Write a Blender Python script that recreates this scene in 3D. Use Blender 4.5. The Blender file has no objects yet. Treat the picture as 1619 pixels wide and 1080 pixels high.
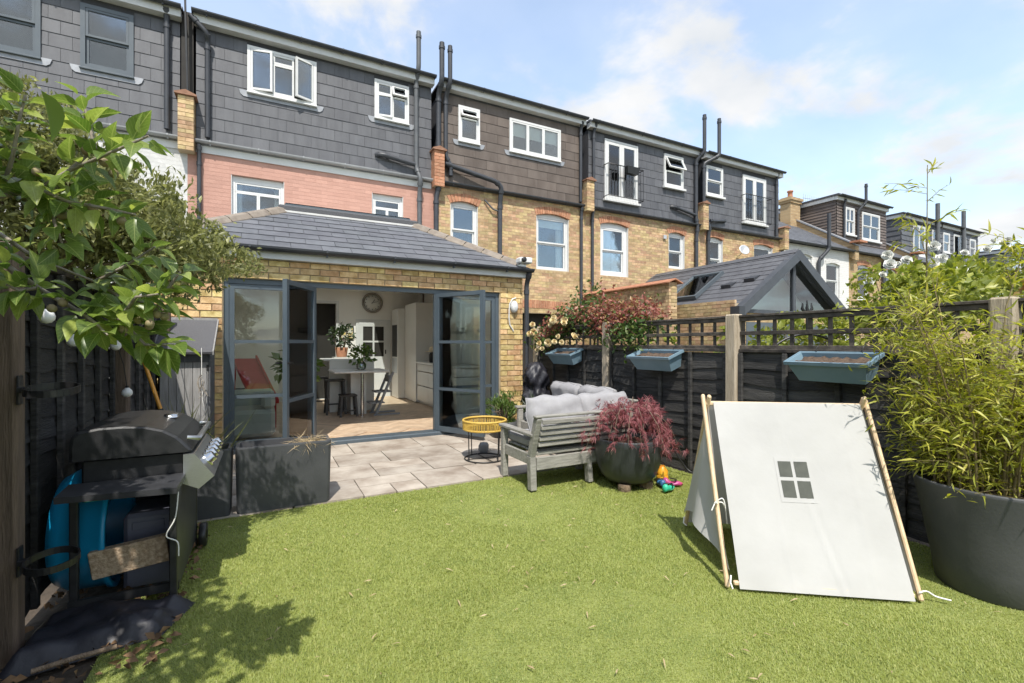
import bpy, math, random
import numpy as np
from mathutils import Vector, Matrix
R = math.radians
rnd = random.Random(7)
rng = np.random.default_rng(7)
scene = bpy.context.scene
COL = scene.collection

# ------------------------------------------------------------ camera
cam_d = bpy.data.cameras.new('camera'); cam = bpy.data.objects.new('camera', cam_d); COL.objects.link(cam)
cam_d.sensor_width = 36.0; cam_d.lens = 36.0 * 743.0 / 1619.0
cam_d.shift_y = 4.0 / 1619.0
cam_d.clip_start = 0.05; cam_d.clip_end = 3000
cam.location = (0, 0, 1.3); cam.rotation_euler = (R(90), 0, R(-27.7))
scene.camera = cam

# ------------------------------------------------------------ sky, clouds, sun
SUN_EL, SUN_AZ = 57.0, 201.0            # azimuth clockwise from +Y (the house side)
world = bpy.data.worlds.new('World'); scene.world = world; world.use_nodes = True
wt = world.node_tree; wn = wt.nodes; wl = wt.links
for n in list(wn): wn.remove(n)
def WN(t, **k):
    n = wn.new(t)
    for a, b in k.items(): setattr(n, a, b)
    return n
sky = WN('ShaderNodeTexSky', sky_type='NISHITA', sun_disc=False, sun_elevation=R(SUN_EL), sun_rotation=R(SUN_AZ),
         air_density=1.0, dust_density=0.8, ozone_density=0.6)
tc = WN('ShaderNodeTexCoord')
sep = WN('ShaderNodeSeparateXYZ'); wl.new(tc.outputs['Generated'], sep.inputs[0])
zz = WN('ShaderNodeMath', operation='ADD'); wl.new(sep.outputs['Z'], zz.inputs[0]); zz.inputs[1].default_value = 0.28
zm = WN('ShaderNodeMath', operation='MAXIMUM'); wl.new(zz.outputs[0], zm.inputs[0]); zm.inputs[1].default_value = 0.1
dx = WN('ShaderNodeMath', operation='DIVIDE'); wl.new(sep.outputs['X'], dx.inputs[0]); wl.new(zm.outputs[0], dx.inputs[1])
dy = WN('ShaderNodeMath', operation='DIVIDE'); wl.new(sep.outputs['Y'], dy.inputs[0]); wl.new(zm.outputs[0], dy.inputs[1])
cmb = WN('ShaderNodeCombineXYZ'); wl.new(dx.outputs[0], cmb.inputs[0]); wl.new(dy.outputs[0], cmb.inputs[1]); cmb.inputs[2].default_value = 13.4
n1 = WN('ShaderNodeTexNoise'); n1.inputs['Scale'].default_value = 2.1; n1.inputs['Detail'].default_value = 9; n1.inputs['Roughness'].default_value = 0.56
n1.inputs['Distortion'].default_value = 0.25; wl.new(cmb.outputs[0], n1.inputs['Vector'])
r1 = WN('ShaderNodeValToRGB'); r1.color_ramp.elements[0].position = 0.45; r1.color_ramp.elements[1].position = 0.58
r1.color_ramp.interpolation = 'EASE'
wl.new(n1.outputs['Fac'], r1.inputs[0])
n2 = WN('ShaderNodeTexNoise'); n2.inputs['Scale'].default_value = 3.3; n2.inputs['Detail'].default_value = 6
wl.new(cmb.outputs[0], n2.inputs['Vector'])
cc = WN('ShaderNodeValToRGB'); cc.color_ramp.elements[0].position = 0.35; cc.color_ramp.elements[1].position = 0.62
cc.color_ramp.elements[0].color = (0.74, 0.785, 0.835, 1); cc.color_ramp.elements[1].color = (0.97, 0.97, 0.97, 1)
wl.new(n2.outputs['Fac'], cc.inputs[0])
sk = WN('ShaderNodeVectorMath', operation='MULTIPLY'); wl.new(sky.outputs[0], sk.inputs[0]); sk.inputs[1].default_value = (1.08, 1.15, 1.15)
cs = WN('ShaderNodeVectorMath', operation='SCALE'); wl.new(cc.outputs[0], cs.inputs[0]); cs.inputs['Scale'].default_value = 3.2
mx = WN('ShaderNodeMixRGB'); mf = WN('ShaderNodeMath', operation='MULTIPLY_ADD'); wl.new(r1.outputs[0], mf.inputs[0])
mf.inputs[1].default_value = 0.62; mf.inputs[2].default_value = 0.36
wl.new(mf.outputs[0], mx.inputs[0]); wl.new(sk.outputs[0], mx.inputs[1]); wl.new(cs.outputs[0], mx.inputs[2])
bg = WN('ShaderNodeBackground'); bg.inputs['Strength'].default_value = 0.15
wo = WN('ShaderNodeOutputWorld'); wl.new(mx.outputs[0], bg.inputs[0]); wl.new(bg.outputs[0], wo.inputs[0])

sun_d = bpy.data.lights.new('sun', 'SUN'); sun_d.energy = 2.75; sun_d.angle = R(0.55); sun_d.color = (1.0, 0.95, 0.87)
sun = bpy.data.objects.new('sun', sun_d); COL.objects.link(sun)
to_sun = Vector((math.sin(R(SUN_AZ)) * math.cos(R(SUN_EL)), math.cos(R(SUN_AZ)) * math.cos(R(SUN_EL)), math.sin(R(SUN_EL))))
sun.rotation_euler = to_sun.to_track_quat('Z', 'Y').to_euler(); sun.location = (-4, -8, 14)

vs = scene.view_settings
vs.view_transform = 'Standard'; vs.look = 'None'; vs.gamma = 1.0; vs.use_curve_mapping = False; vs.exposure = 1.08
scene.render.engine = 'CYCLES'
scene.cycles.max_bounces = 8; scene.cycles.transparent_max_bounces = 24

# ------------------------------------------------------------ materials
MATS = {}
def mat(name, col, col2=None, rough=0.7, scale=8.0, detail=5.0, bump=0.0, bscale=None, metal=0.0, spec=0.5, rand=0.0, island=0.0,
        stretch=(1, 1, 1), ramp=(0.35, 0.65), huerand=0.0, coat=0.0):
    """Principled material: two colours mixed by noise, brightness varied per object (rand) or per loose piece (island)."""
    m = bpy.data.materials.new(name); m.use_nodes = True; MATS[name] = m
    t = m.node_tree; N = t.nodes; L = t.links; b = N['Principled BSDF']
    b.inputs['Roughness'].default_value = rough; b.inputs['Metallic'].default_value = metal
    b.inputs['Specular IOR Level'].default_value = spec; b.inputs['Coat Weight'].default_value = coat
    co = N.new('ShaderNodeTexCoord'); mp = N.new('ShaderNodeMapping'); mp.inputs['Scale'].default_value = stretch
    gi = N.new('ShaderNodeNewGeometry'); oi = N.new('ShaderNodeObjectInfo')
    L.new(gi.outputs['Position'], mp.inputs[0])
    no = N.new('ShaderNodeTexNoise'); no.inputs['Scale'].default_value = scale; no.inputs['Detail'].default_value = detail
    no.inputs['Roughness'].default_value = 0.6
    vec = mp.outputs[0]
    if rand or island:      # shift the pattern for every piece
        ad = N.new('ShaderNodeVectorMath'); ad.operation = 'ADD'; ml = N.new('ShaderNodeMath'); ml.operation = 'MULTIPLY'; ml.inputs[1].default_value = 37.0
        L.new((gi.outputs['Random Per Island'] if island else oi.outputs['Random']), ml.inputs[0])
        L.new(mp.outputs[0], ad.inputs[0]); L.new(ml.outputs[0], ad.inputs[1]); vec = ad.outputs[0]
    L.new(vec, no.inputs['Vector'])
    rp = N.new('ShaderNodeValToRGB'); rp.color_ramp.elements[0].position = ramp[0]; rp.color_ramp.elements[1].position = ramp[1]
    rp.color_ramp.elements[0].color = (*col, 1); rp.color_ramp.elements[1].color = (*(col2 or col), 1)
    L.new(no.outputs['Fac'], rp.inputs[0]); out = rp.outputs[0]
    amt = island or rand
    if amt:
        hs = N.new('ShaderNodeHueSaturation')
        src = gi.outputs['Random Per Island'] if island else oi.outputs['Random']
        mr = N.new('ShaderNodeMapRange'); mr.inputs['To Min'].default_value = 1 - amt; mr.inputs['To Max'].default_value = 1 + amt
        L.new(src, mr.inputs['Value']); L.new(mr.outputs[0], hs.inputs['Value'])
        if huerand:
            fr = N.new('ShaderNodeMath'); fr.operation = 'MULTIPLY'; fr.inputs[1].default_value = 13.7; L.new(src, fr.inputs[0])
            f2 = N.new('ShaderNodeMath'); f2.operation = 'FRACT'; L.new(fr.outputs[0], f2.inputs[0])
            m2 = N.new('ShaderNodeMapRange'); m2.inputs['To Min'].default_value = 0.5 - huerand; m2.inputs['To Max'].default_value = 0.5 + huerand
            L.new(f2.outputs[0], m2.inputs['Value']); L.new(m2.outputs[0], hs.inputs['Hue'])
        L.new(out, hs.inputs['Color']); out = hs.outputs[0]
    L.new(out, b.inputs['Base Color'])
    if bump:
        nb = N.new('ShaderNodeTexNoise'); nb.inputs['Scale'].default_value = bscale or scale * 4; nb.inputs['Detail'].default_value = 6
        L.new(vec, nb.inputs['Vector'])
        bp = N.new('ShaderNodeBump'); bp.inputs['Strength'].default_value = bump; bp.inputs['Distance'].default_value = 0.01
        L.new(nb.outputs['Fac'], bp.inputs['Height']); L.new(bp.outputs[0], b.inputs['Normal'])
    return m

def leafmat(name, c1, c2, c3=None, trans=0.35, rough=0.45, scale=3.0, rand_src='island', veins=False):
    m = bpy.data.materials.new(name); m.use_nodes = True; MATS[name] = m
    t = m.node_tree; N = t.nodes; L = t.links; b = N['Principled BSDF']; o = N['Material Output']
    gi = N.new('ShaderNodeNewGeometry'); oi = N.new('ShaderNodeObjectInfo')
    rp = N.new('ShaderNodeValToRGB'); rp.color_ramp.elements[0].color = (*c1, 1); rp.color_ramp.elements[1].color = (*c2, 1)
    if c3:
        e = rp.color_ramp.elements.new(0.78); e.color = (*c2, 1); rp.color_ramp.elements[-1].color = (*c3, 1)
    if rand_src == 'both':
        ad = N.new('ShaderNodeMath'); ad.operation = 'ADD'; L.new(gi.outputs['Random Per Island'], ad.inputs[0]); L.new(oi.outputs['Random'], ad.inputs[1])
        fr = N.new('ShaderNodeMath'); fr.operation = 'FRACT'; L.new(ad.outputs[0], fr.inputs[0]); L.new(fr.outputs[0], rp.inputs[0])
    else:
        L.new(gi.outputs['Random Per Island'], rp.inputs[0])
    col = rp.outputs[0]
    if veins:       # pale midrib and side veins, in the leaf's own coordinates
        tc_ = N.new('ShaderNodeTexCoord'); sp = N.new('ShaderNodeSeparateXYZ'); L.new(tc_.outputs['Generated'], sp.inputs[0])
        def MT_(op, a, b_=None, c_=None):
            n_ = N.new('ShaderNodeMath'); n_.operation = op
            for i_, v_ in enumerate((a, b_, c_)):
                if v_ is None: continue
                if isinstance(v_, float): n_.inputs[i_].default_value = v_
                else: L.new(v_, n_.inputs[i_])
            return n_.outputs[0]
        ay = MT_('ABSOLUTE', MT_('SUBTRACT', sp.outputs['Y'], 0.5)); rib = MT_('LESS_THAN', ay, 0.022)
        sv = MT_('GREATER_THAN', MT_('SINE', MT_('MULTIPLY_ADD', ay, -34.0, MT_('MULTIPLY', sp.outputs['X'], 46.0))), 0.9)
        fac = MT_('MAXIMUM', MT_('MULTIPLY', rib, 0.55), MT_('MULTIPLY', sv, 0.22))
        nz_ = N.new('ShaderNodeTexNoise'); nz_.inputs['Scale'].default_value = 7.0; L.new(tc_.outputs['Generated'], nz_.inputs['Vector'])
        hv = N.new('ShaderNodeHueSaturation'); L.new(rp.outputs[0], hv.inputs['Color']); L.new(MT_('MULTIPLY_ADD', nz_.outputs['Fac'], 0.7, 0.65), hv.inputs['Value'])
        mxc = N.new('ShaderNodeMixRGB'); L.new(fac, mxc.inputs[0]); L.new(hv.outputs[0], mxc.inputs[1]); mxc.inputs[2].default_value = (0.42, 0.48, 0.16, 1); col = mxc.outputs[0]
    L.new(col, b.inputs['Base Color']); b.inputs['Roughness'].default_value = rough
    tr = N.new('ShaderNodeBsdfTranslucent'); hs = N.new('ShaderNodeHueSaturation'); hs.inputs['Value'].default_value = 1.5; hs.inputs['Saturation'].default_value = 1.1
    L.new(col, hs.inputs['Color']); L.new(hs.outputs[0], tr.inputs[0])
    mx = N.new('ShaderNodeMixShader'); mx.inputs[0].default_value = trans
    L.new(b.outputs[0], mx.inputs[1]); L.new(tr.outputs[0], mx.inputs[2]); L.new(mx.outputs[0], o.inputs[0])
    return m

def glassmat(name, tint=(0.93, 0.97, 0.96), base=0.08, k=1.5):
    m = bpy.data.materials.new(name); m.use_nodes = True; MATS[name] = m
    t = m.node_tree; N = t.nodes; L = t.links; o = N['Material Output']; N.remove(N['Principled BSDF'])
    g = N.new('ShaderNodeBsdfGlossy'); g.inputs['Roughness'].default_value = 0.01; g.inputs[0].default_value = (0.95, 0.97, 1, 1)
    tr = N.new('ShaderNodeBsdfTransparent'); tr.inputs[0].default_value = (*tint, 1)
    f = N.new('ShaderNodeFresnel'); f.inputs[0].default_value = 1.5
    ad = N.new('ShaderNodeMath'); ad.operation = 'MULTIPLY_ADD'; ad.inputs[1].default_value = k; ad.inputs[2].default_value = base; ad.use_clamp = True
    L.new(f.outputs[0], ad.inputs[0])
    tcn = N.new('ShaderNodeNewGeometry'); nz = N.new('ShaderNodeTexNoise'); nz.inputs['Scale'].default_value = 1.7
    bp = N.new('ShaderNodeBump'); bp.inputs['Strength'].default_value = 0.05; bp.inputs['Distance'].default_value = 0.02
    L.new(tcn.outputs['Position'], nz.inputs['Vector']); L.new(nz.outputs['Fac'], bp.inputs['Height']); L.new(bp.outputs[0], g.inputs['Normal'])
    mx = N.new('ShaderNodeMixShader'); L.new(ad.outputs[0], mx.inputs[0]); L.new(tr.outputs[0], mx.inputs[1]); L.new(g.outputs[0], mx.inputs[2])
    L.new(mx.outputs[0], o.inputs[0]); return m

mat('slate', (0.078, 0.079, 0.088), (0.112, 0.114, 0.124), 0.55, 2.2, bump=0.25, bscale=40, rand=0.08, stretch=(2, 2, 0.35), detail=7)
mat('slate_roof', (0.090, 0.093, 0.105), (0.128, 0.132, 0.145), 0.5, 4, bump=0.3, bscale=30, rand=0.12, huerand=0.015)
mat('slate_brown', (0.085, 0.064, 0.052), (0.14, 0.112, 0.094), 0.6, 1.6, stretch=(1.5, 1.5, .5), detail=8, bump=0.3, bscale=30, rand=0.12)
mat('slate_far', (0.08, 0.084, 0.095), (0.12, 0.125, 0.14), 0.6, 2, island=0.18)
mat('tile_far', (0.10, 0.078, 0.068), (0.15, 0.118, 0.10), 0.6, 2, island=0.15)
mat('anthracite', (0.045, 0.05, 0.06), (0.06, 0.065, 0.075), 0.45, 4)
mat('gutter_grey', (0.26, 0.265, 0.275), (0.36, 0.365, 0.375), 0.4, 3, stretch=(.5,1,1))
mat('felt', (0.045, 0.047, 0.055), (0.06, 0.06, 0.07), 0.85, 60, bump=0.4, bscale=300)
mat('lead', (0.24, 0.25, 0.27), (0.34, 0.35, 0.37), 0.5, 6, metal=0.3)
mat('brick', (0.36, 0.235, 0.12), (0.52, 0.375, 0.215), 0.85, 9, bump=0.5, bscale=70, island=0.24, huerand=0.02)
mat('brick_ext', (0.42, 0.265, 0.105), (0.68, 0.49, 0.25), 0.85, 11, bump=0.5, bscale=60, rand=0.22, huerand=0.022)
mat('mortar', (0.40, 0.31, 0.20), (0.48, 0.39, 0.27), 0.9, 20, bump=0.3)
mat('brick_red', (0.36, 0.15, 0.08), (0.45, 0.24, 0.145), 0.85, 12, bump=0.4, island=0.2)
mat('brick_pink', (0.40, 0.215, 0.165), (0.485, 0.275, 0.215), 0.7, 1.8, detail=9, ramp=(.25,.75), bump=0.35, bscale=30, island=0.05)
mat('brick_white', (0.50, 0.495, 0.48), (0.58, 0.575, 0.56), 0.7, 7, bump=0.4, bscale=40, island=0.05)
mat('pier_tile', (0.20, 0.10, 0.06), (0.30, 0.16, 0.10), 0.8, 10, bump=0.3)
mat('terracotta', (0.32, 0.13, 0.07), (0.43, 0.20, 0.115), 0.8, 10, bump=0.3)
mat('ridge_tile', (0.165, 0.135, 0.108), (0.235, 0.20, 0.165), 0.85, 9, bump=0.4, rand=0.08)
mat('white_paint', (0.60, 0.60, 0.59), (0.66, 0.66, 0.65), 0.4, 4)
mat('fascia', (0.55, 0.55, 0.545), (0.62, 0.62, 0.615), 0.5, 3)
mat('grey_frame', (0.075, 0.092, 0.108), (0.09, 0.108, 0.122), 0.4, 3)
mat('door_frame', (0.062, 0.082, 0.100), (0.074, 0.095, 0.112), 0.38, 3, bump=0.05)
mat('pipe', (0.032, 0.035, 0.042), (0.045, 0.048, 0.056), 0.45, 5)
mat('pipe_grey', (0.075, 0.08, 0.088), (0.10, 0.105, 0.11), 0.5, 5)
mat('black_metal', (0.012, 0.012, 0.013), (0.02, 0.02, 0.021), 0.4, 12)
mat('room', (0.055, 0.055, 0.06), (0.075, 0.075, 0.08), 0.9, 2)  # near-black walls: the unlit depth of the rooms is put into the colour
mat('curtain', (0.68, 0.69, 0.70), (0.76, 0.77, 0.78), 0.9, 12, stretch=(8, 8, 0.5))
mat('blind', (0.66, 0.65, 0.61), (0.72, 0.71, 0.67), 0.9, 5)
mat('plaster', (0.82, 0.79, 0.745), (0.85, 0.82, 0.775), 0.85, 2)
mat('cabinet', (0.66, 0.64, 0.60), (0.70, 0.68, 0.64), 0.3, 2)
mat('worktop', (0.68, 0.66, 0.63), (0.74, 0.72, 0.69), 0.3, 20)
mat('oak_floor', (0.46, 0.33, 0.22), (0.60, 0.46, 0.33), 0.45, 6, rand=0.14, stretch=(1, 1, 1))
mat('dark_wood', (0.03, 0.026, 0.023), (0.05, 0.043, 0.038), 0.5, 10)
mat('dark_void', (0.02, 0.018, 0.016), (0.03, 0.026, 0.022), 0.8, 4)  # near-black that stands in for unlit depth in openings and gaps
mat('grey_paint', (0.22, 0.225, 0.235), (0.26, 0.265, 0.275), 0.5, 4)
mat('chrome', (0.62, 0.62, 0.62), (0.7, 0.7, 0.7), 0.18, 4, metal=1.0)
mat('steel', (0.42, 0.43, 0.44), (0.52, 0.53, 0.54), 0.32, 60, metal=0.9, stretch=(1, 1, 30))
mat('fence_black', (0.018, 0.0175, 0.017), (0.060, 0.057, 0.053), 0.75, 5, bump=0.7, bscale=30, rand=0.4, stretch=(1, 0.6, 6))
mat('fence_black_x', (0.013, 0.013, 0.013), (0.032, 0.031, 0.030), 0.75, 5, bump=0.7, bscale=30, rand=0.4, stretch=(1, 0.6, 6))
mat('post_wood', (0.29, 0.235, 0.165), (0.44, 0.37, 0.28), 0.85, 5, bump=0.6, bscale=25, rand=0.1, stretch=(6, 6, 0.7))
mat('post_side', (0.085, 0.06, 0.042), (0.14, 0.10, 0.072), 0.85, 6, bump=0.6, bscale=25, stretch=(6, 6, 0.7))  # post timber with the tree's shade put into a darker colour
mat('trellis', (0.030, 0.026, 0.023), (0.11, 0.092, 0.075), 0.85, 9, bump=0.6, bscale=30, rand=0.25, stretch=(1, 1, 1))
mat('bench_wood', (0.20, 0.192, 0.17), (0.32, 0.308, 0.275), 0.75, 7, bump=0.35, bscale=40, rand=0.08, stretch=(0.8, 6, 6))
mat('cushion', (0.255, 0.25, 0.258), (0.32, 0.315, 0.322), 0.95, 6, bump=0.35, bscale=12)
mat('canvas', (0.48, 0.475, 0.46), (0.53, 0.525, 0.51), 0.9, 3, bump=0.45, bscale=7)
mat('canvas_window', (0.06, 0.064, 0.054), (0.08, 0.084, 0.07), 0.8, 20)
mat('pine', (0.56, 0.40, 0.235), (0.68, 0.52, 0.34), 0.6, 8, bump=0.2, stretch=(4, 4, 1))
mat('rope', (0.72, 0.71, 0.67), (0.78, 0.77, 0.73), 0.9, 30)
mat('pot_dark', (0.030, 0.034, 0.036), (0.045, 0.05, 0.052), 0.42, 6, bump=0.12, bscale=20)
mat('pot_grey', (0.055, 0.057, 0.060), (0.082, 0.083, 0.085), 0.6, 2.5, detail=9, bump=0.12, bscale=60)
mat('planter_grey', (0.040, 0.042, 0.047), (0.062, 0.064, 0.068), 0.55, 3, detail=9, bump=0.1, bscale=60)
mat('soil', (0.06, 0.038, 0.025), (0.13, 0.088, 0.060), 0.95, 40, bump=1.0, bscale=60)
mat('blue_planter', (0.16, 0.25, 0.31), (0.20, 0.29, 0.35), 0.45, 4)
mat('yellow_rope', (0.50, 0.31, 0.05), (0.60, 0.41, 0.09), 0.6, 40, bump=0.3)
mat('slab', (0.23, 0.185, 0.145), (0.44, 0.39, 0.33), 0.85, 2.6, bump=0.35, bscale=25, rand=0.12, detail=8)
mat('joint', (0.07, 0.055, 0.045), (0.12, 0.10, 0.08), 0.95, 30, bump=0.5)
mat('earth', (0.035, 0.026, 0.018), (0.085, 0.064, 0.045), 0.95, 6, bump=0.8, bscale=30)  # soil darkened: shade at the left fence is put into the colour
mat('ground', (0.09, 0.10, 0.05), (0.16, 0.15, 0.10), 0.95, 0.5, bump=0.5)
mat('turf_base', (0.15, 0.19, 0.045), (0.24, 0.27, 0.075), 0.9, 5, bump=1.0, bscale=120)
mat('bbq_black', (0.013, 0.0135, 0.0145), (0.024, 0.0245, 0.026), 0.42, 20, bump=0.1, bscale=200)
mat('bbq_shelf', (0.030, 0.031, 0.034), (0.045, 0.046, 0.05), 0.4, 10)
mat('blue_plastic', (0.006, 0.24, 0.46), (0.01, 0.28, 0.52), 0.35, 3)
mat('chipboard', (0.26, 0.18, 0.11), (0.52, 0.40, 0.28), 0.9, 60, bump=0.5, bscale=100)
mat('grey_plastic', (0.13, 0.135, 0.18), (0.16, 0.165, 0.21), 0.5, 5)
mat('cover_fabric', (0.011, 0.011, 0.016), (0.02, 0.02, 0.027), 0.5, 6, bump=0.6, bscale=14)
mat('brown_leaf', (0.10, 0.055, 0.025), (0.20, 0.12, 0.06), 0.9, 10, island=0.4)
mat('shed_grey', (0.21, 0.205, 0.20), (0.31, 0.305, 0.30), 0.8, 6, bump=0.4, bscale=25, rand=0.08, stretch=(5, 5, 0.6))
mat('shed_dark', (0.075, 0.078, 0.085), (0.10, 0.103, 0.11), 0.8, 6, bump=0.4, bscale=25, stretch=(5, 5, 0.6))
mat('roof_felt', (0.055, 0.056, 0.062), (0.13, 0.13, 0.138), 0.95, 180, bump=0.6, bscale=260)
mat('bark', (0.13, 0.095, 0.065), (0.24, 0.185, 0.135), 0.9, 20, bump=0.8, bscale=50)
mat('bark_grey', (0.20, 0.17, 0.135), (0.32, 0.28, 0.23), 0.85, 25, bump=0.5, bscale=60)
mat('twig_red', (0.12, 0.06, 0.035), (0.18, 0.09, 0.05), 0.8, 20)
mat('culm', (0.13, 0.095, 0.045), (0.22, 0.18, 0.07), 0.5, 12)
mat('fruit', (0.17, 0.16, 0.07), (0.28, 0.20, 0.12), 0.7, 14, rand=0.15)
mat('bulb', (0.72, 0.72, 0.71), (0.78, 0.78, 0.77), 0.3, 4)
mat('orange_handle', (0.62, 0.27, 0.03), (0.70, 0.33, 0.05), 0.4, 6)
mat('red_plastic', (0.55, 0.035, 0.045), (0.6, 0.05, 0.055), 0.35, 3)
mat('green_plastic', (0.03, 0.42, 0.25), (0.05, 0.50, 0.30), 0.35, 8)
mat('toy_orange', (0.75, 0.25, 0.02), (0.70, 0.45, 0.03), 0.4, 8)
mat('toy_blue', (0.03, 0.10, 0.22), (0.04, 0.14, 0.28), 0.4, 8)
mat('toy_pink', (0.5, 0.06, 0.16), (0.35, 0.06, 0.25), 0.4, 12)
mat('clock_face', (0.68, 0.66, 0.62), (0.72, 0.70, 0.66), 0.5, 3)
mat('clock_rim', (0.20, 0.18, 0.155), (0.25, 0.225, 0.195), 0.5, 8)
mat('straw', (0.62, 0.50, 0.33), (0.72, 0.60, 0.42), 0.85, 30, bump=0.4)
mat('picture', (0.70, 0.52, 0.14), (0.62, 0.60, 0.52), 0.6, 9, ramp=(0.45, 0.55))
mat('sofa', (0.46, 0.48, 0.45), (0.52, 0.54, 0.50), 0.9, 5, bump=0.2)
mat('sofa_dark', (0.10, 0.105, 0.125), (0.13, 0.135, 0.155), 0.9, 5, bump=0.2)
mat('stone_block', (0.22, 0.15, 0.09), (0.34, 0.25, 0.16), 0.9, 20, bump=0.8)
mat('log', (0.16, 0.11, 0.07), (0.26, 0.19, 0.13), 0.9, 16, bump=0.8, stretch=(3, 3, 0.6))
mat('rose_cream', (0.66, 0.50, 0.22), (0.74, 0.64, 0.42), 0.6, 12)
mat('rose_white', (0.66, 0.66, 0.61), (0.72, 0.72, 0.69), 0.6, 12)
mat('aluminium', (0.5, 0.5, 0.5), (0.6, 0.6, 0.6), 0.4, 5, metal=0.7)
leafmat('turf', (0.275, 0.325, 0.078), (0.345, 0.38, 0.104), (0.43, 0.43, 0.15), trans=0.4, rough=0.5)
leafmat('leaf_apple', (0.085, 0.145, 0.028), (0.175, 0.24, 0.055), (0.33, 0.385, 0.09), trans=0.45, rough=0.34, rand_src='both', veins=True)
leafmat('leaf_shrub', (0.11, 0.12, 0.042), (0.255, 0.265, 0.10), (0.38, 0.38, 0.16), trans=0.42, rough=0.42)
leafmat('leaf_bamboo', (0.20, 0.225, 0.028), (0.40, 0.405, 0.055), (0.58, 0.53, 0.12), trans=0.42, rough=0.42, rand_src='both')
leafmat('leaf_acer', (0.12, 0.03, 0.035), (0.30, 0.09, 0.10), (0.42, 0.18, 0.17), trans=0.35, rough=0.5)
leafmat('leaf_rose_red', (0.17, 0.045, 0.035), (0.36, 0.14, 0.10), (0.36, 0.26, 0.10), trans=0.3)
leafmat('leaf_rose', (0.035, 0.075, 0.014), (0.085, 0.14, 0.028), (0.16, 0.20, 0.05), trans=0.3)
leafmat('leaf_green', (0.05, 0.10, 0.018), (0.12, 0.19, 0.035), (0.20, 0.26, 0.06), trans=0.3)
leafmat('leaf_lime', (0.13, 0.17, 0.025), (0.28, 0.31, 0.05), (0.42, 0.42, 0.10), trans=0.38)
leafmat('leaf_orange', (0.16, 0.15, 0.03), (0.30, 0.18, 0.04), (0.40, 0.13, 0.04), trans=0.35)
leafmat('leaf_dark', (0.015, 0.03, 0.01), (0.045, 0.07, 0.02), trans=0.2)
leafmat('dry_grass', (0.34, 0.25, 0.13), (0.50, 0.40, 0.24), trans=0.2)
glassmat('glass', base=0.06, k=1.3)
glassmat('glass_door', base=0.0, k=1.05)

# thin canvas lets some light through
_t = MATS['canvas'].node_tree; _b = _t.nodes['Principled BSDF']; _o = _t.nodes['Material Output']
_tr = _t.nodes.new('ShaderNodeBsdfTranslucent'); _tr.inputs[0].default_value = (0.62, 0.61, 0.58, 1); _mx = _t.nodes.new('ShaderNodeMixShader'); _mx.inputs[0].default_value = 0.22
_t.links.new(_b.outputs[0], _mx.inputs[1]); _t.links.new(_tr.outputs[0], _mx.inputs[2]); _t.links.new(_mx.outputs[0], _o.inputs[0])

# ------------------------------------------------------------ mesh builder
WORLD = {}          # world position of every object's origin
def wpos(o): return WORLD.get(o.name, Vector((0, 0, 0)))
def tag(o, label=None, cat=None, group=None, kind=None):
    if label: o['label'] = label
    if cat: o['category'] = cat
    if group: o['group'] = group
    if kind: o['kind'] = kind
    return o
def thing(name, label, cat, loc=(0, 0, 0), group=None):
    o = bpy.data.objects.new(name, None); COL.objects.link(o); o.location = loc; o.empty_display_size = 0.1
    WORLD[o.name] = Vector(loc); return tag(o, label, cat, group)
def link(o, at, parent):
    COL.objects.link(o); at = Vector(at)
    if parent is not None: o.parent = parent; o.location = at - wpos(parent)
    else: o.location = at
    WORLD[o.name] = at; return o
def setmat(me, m):
    me.materials.append(MATS[m])

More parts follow.
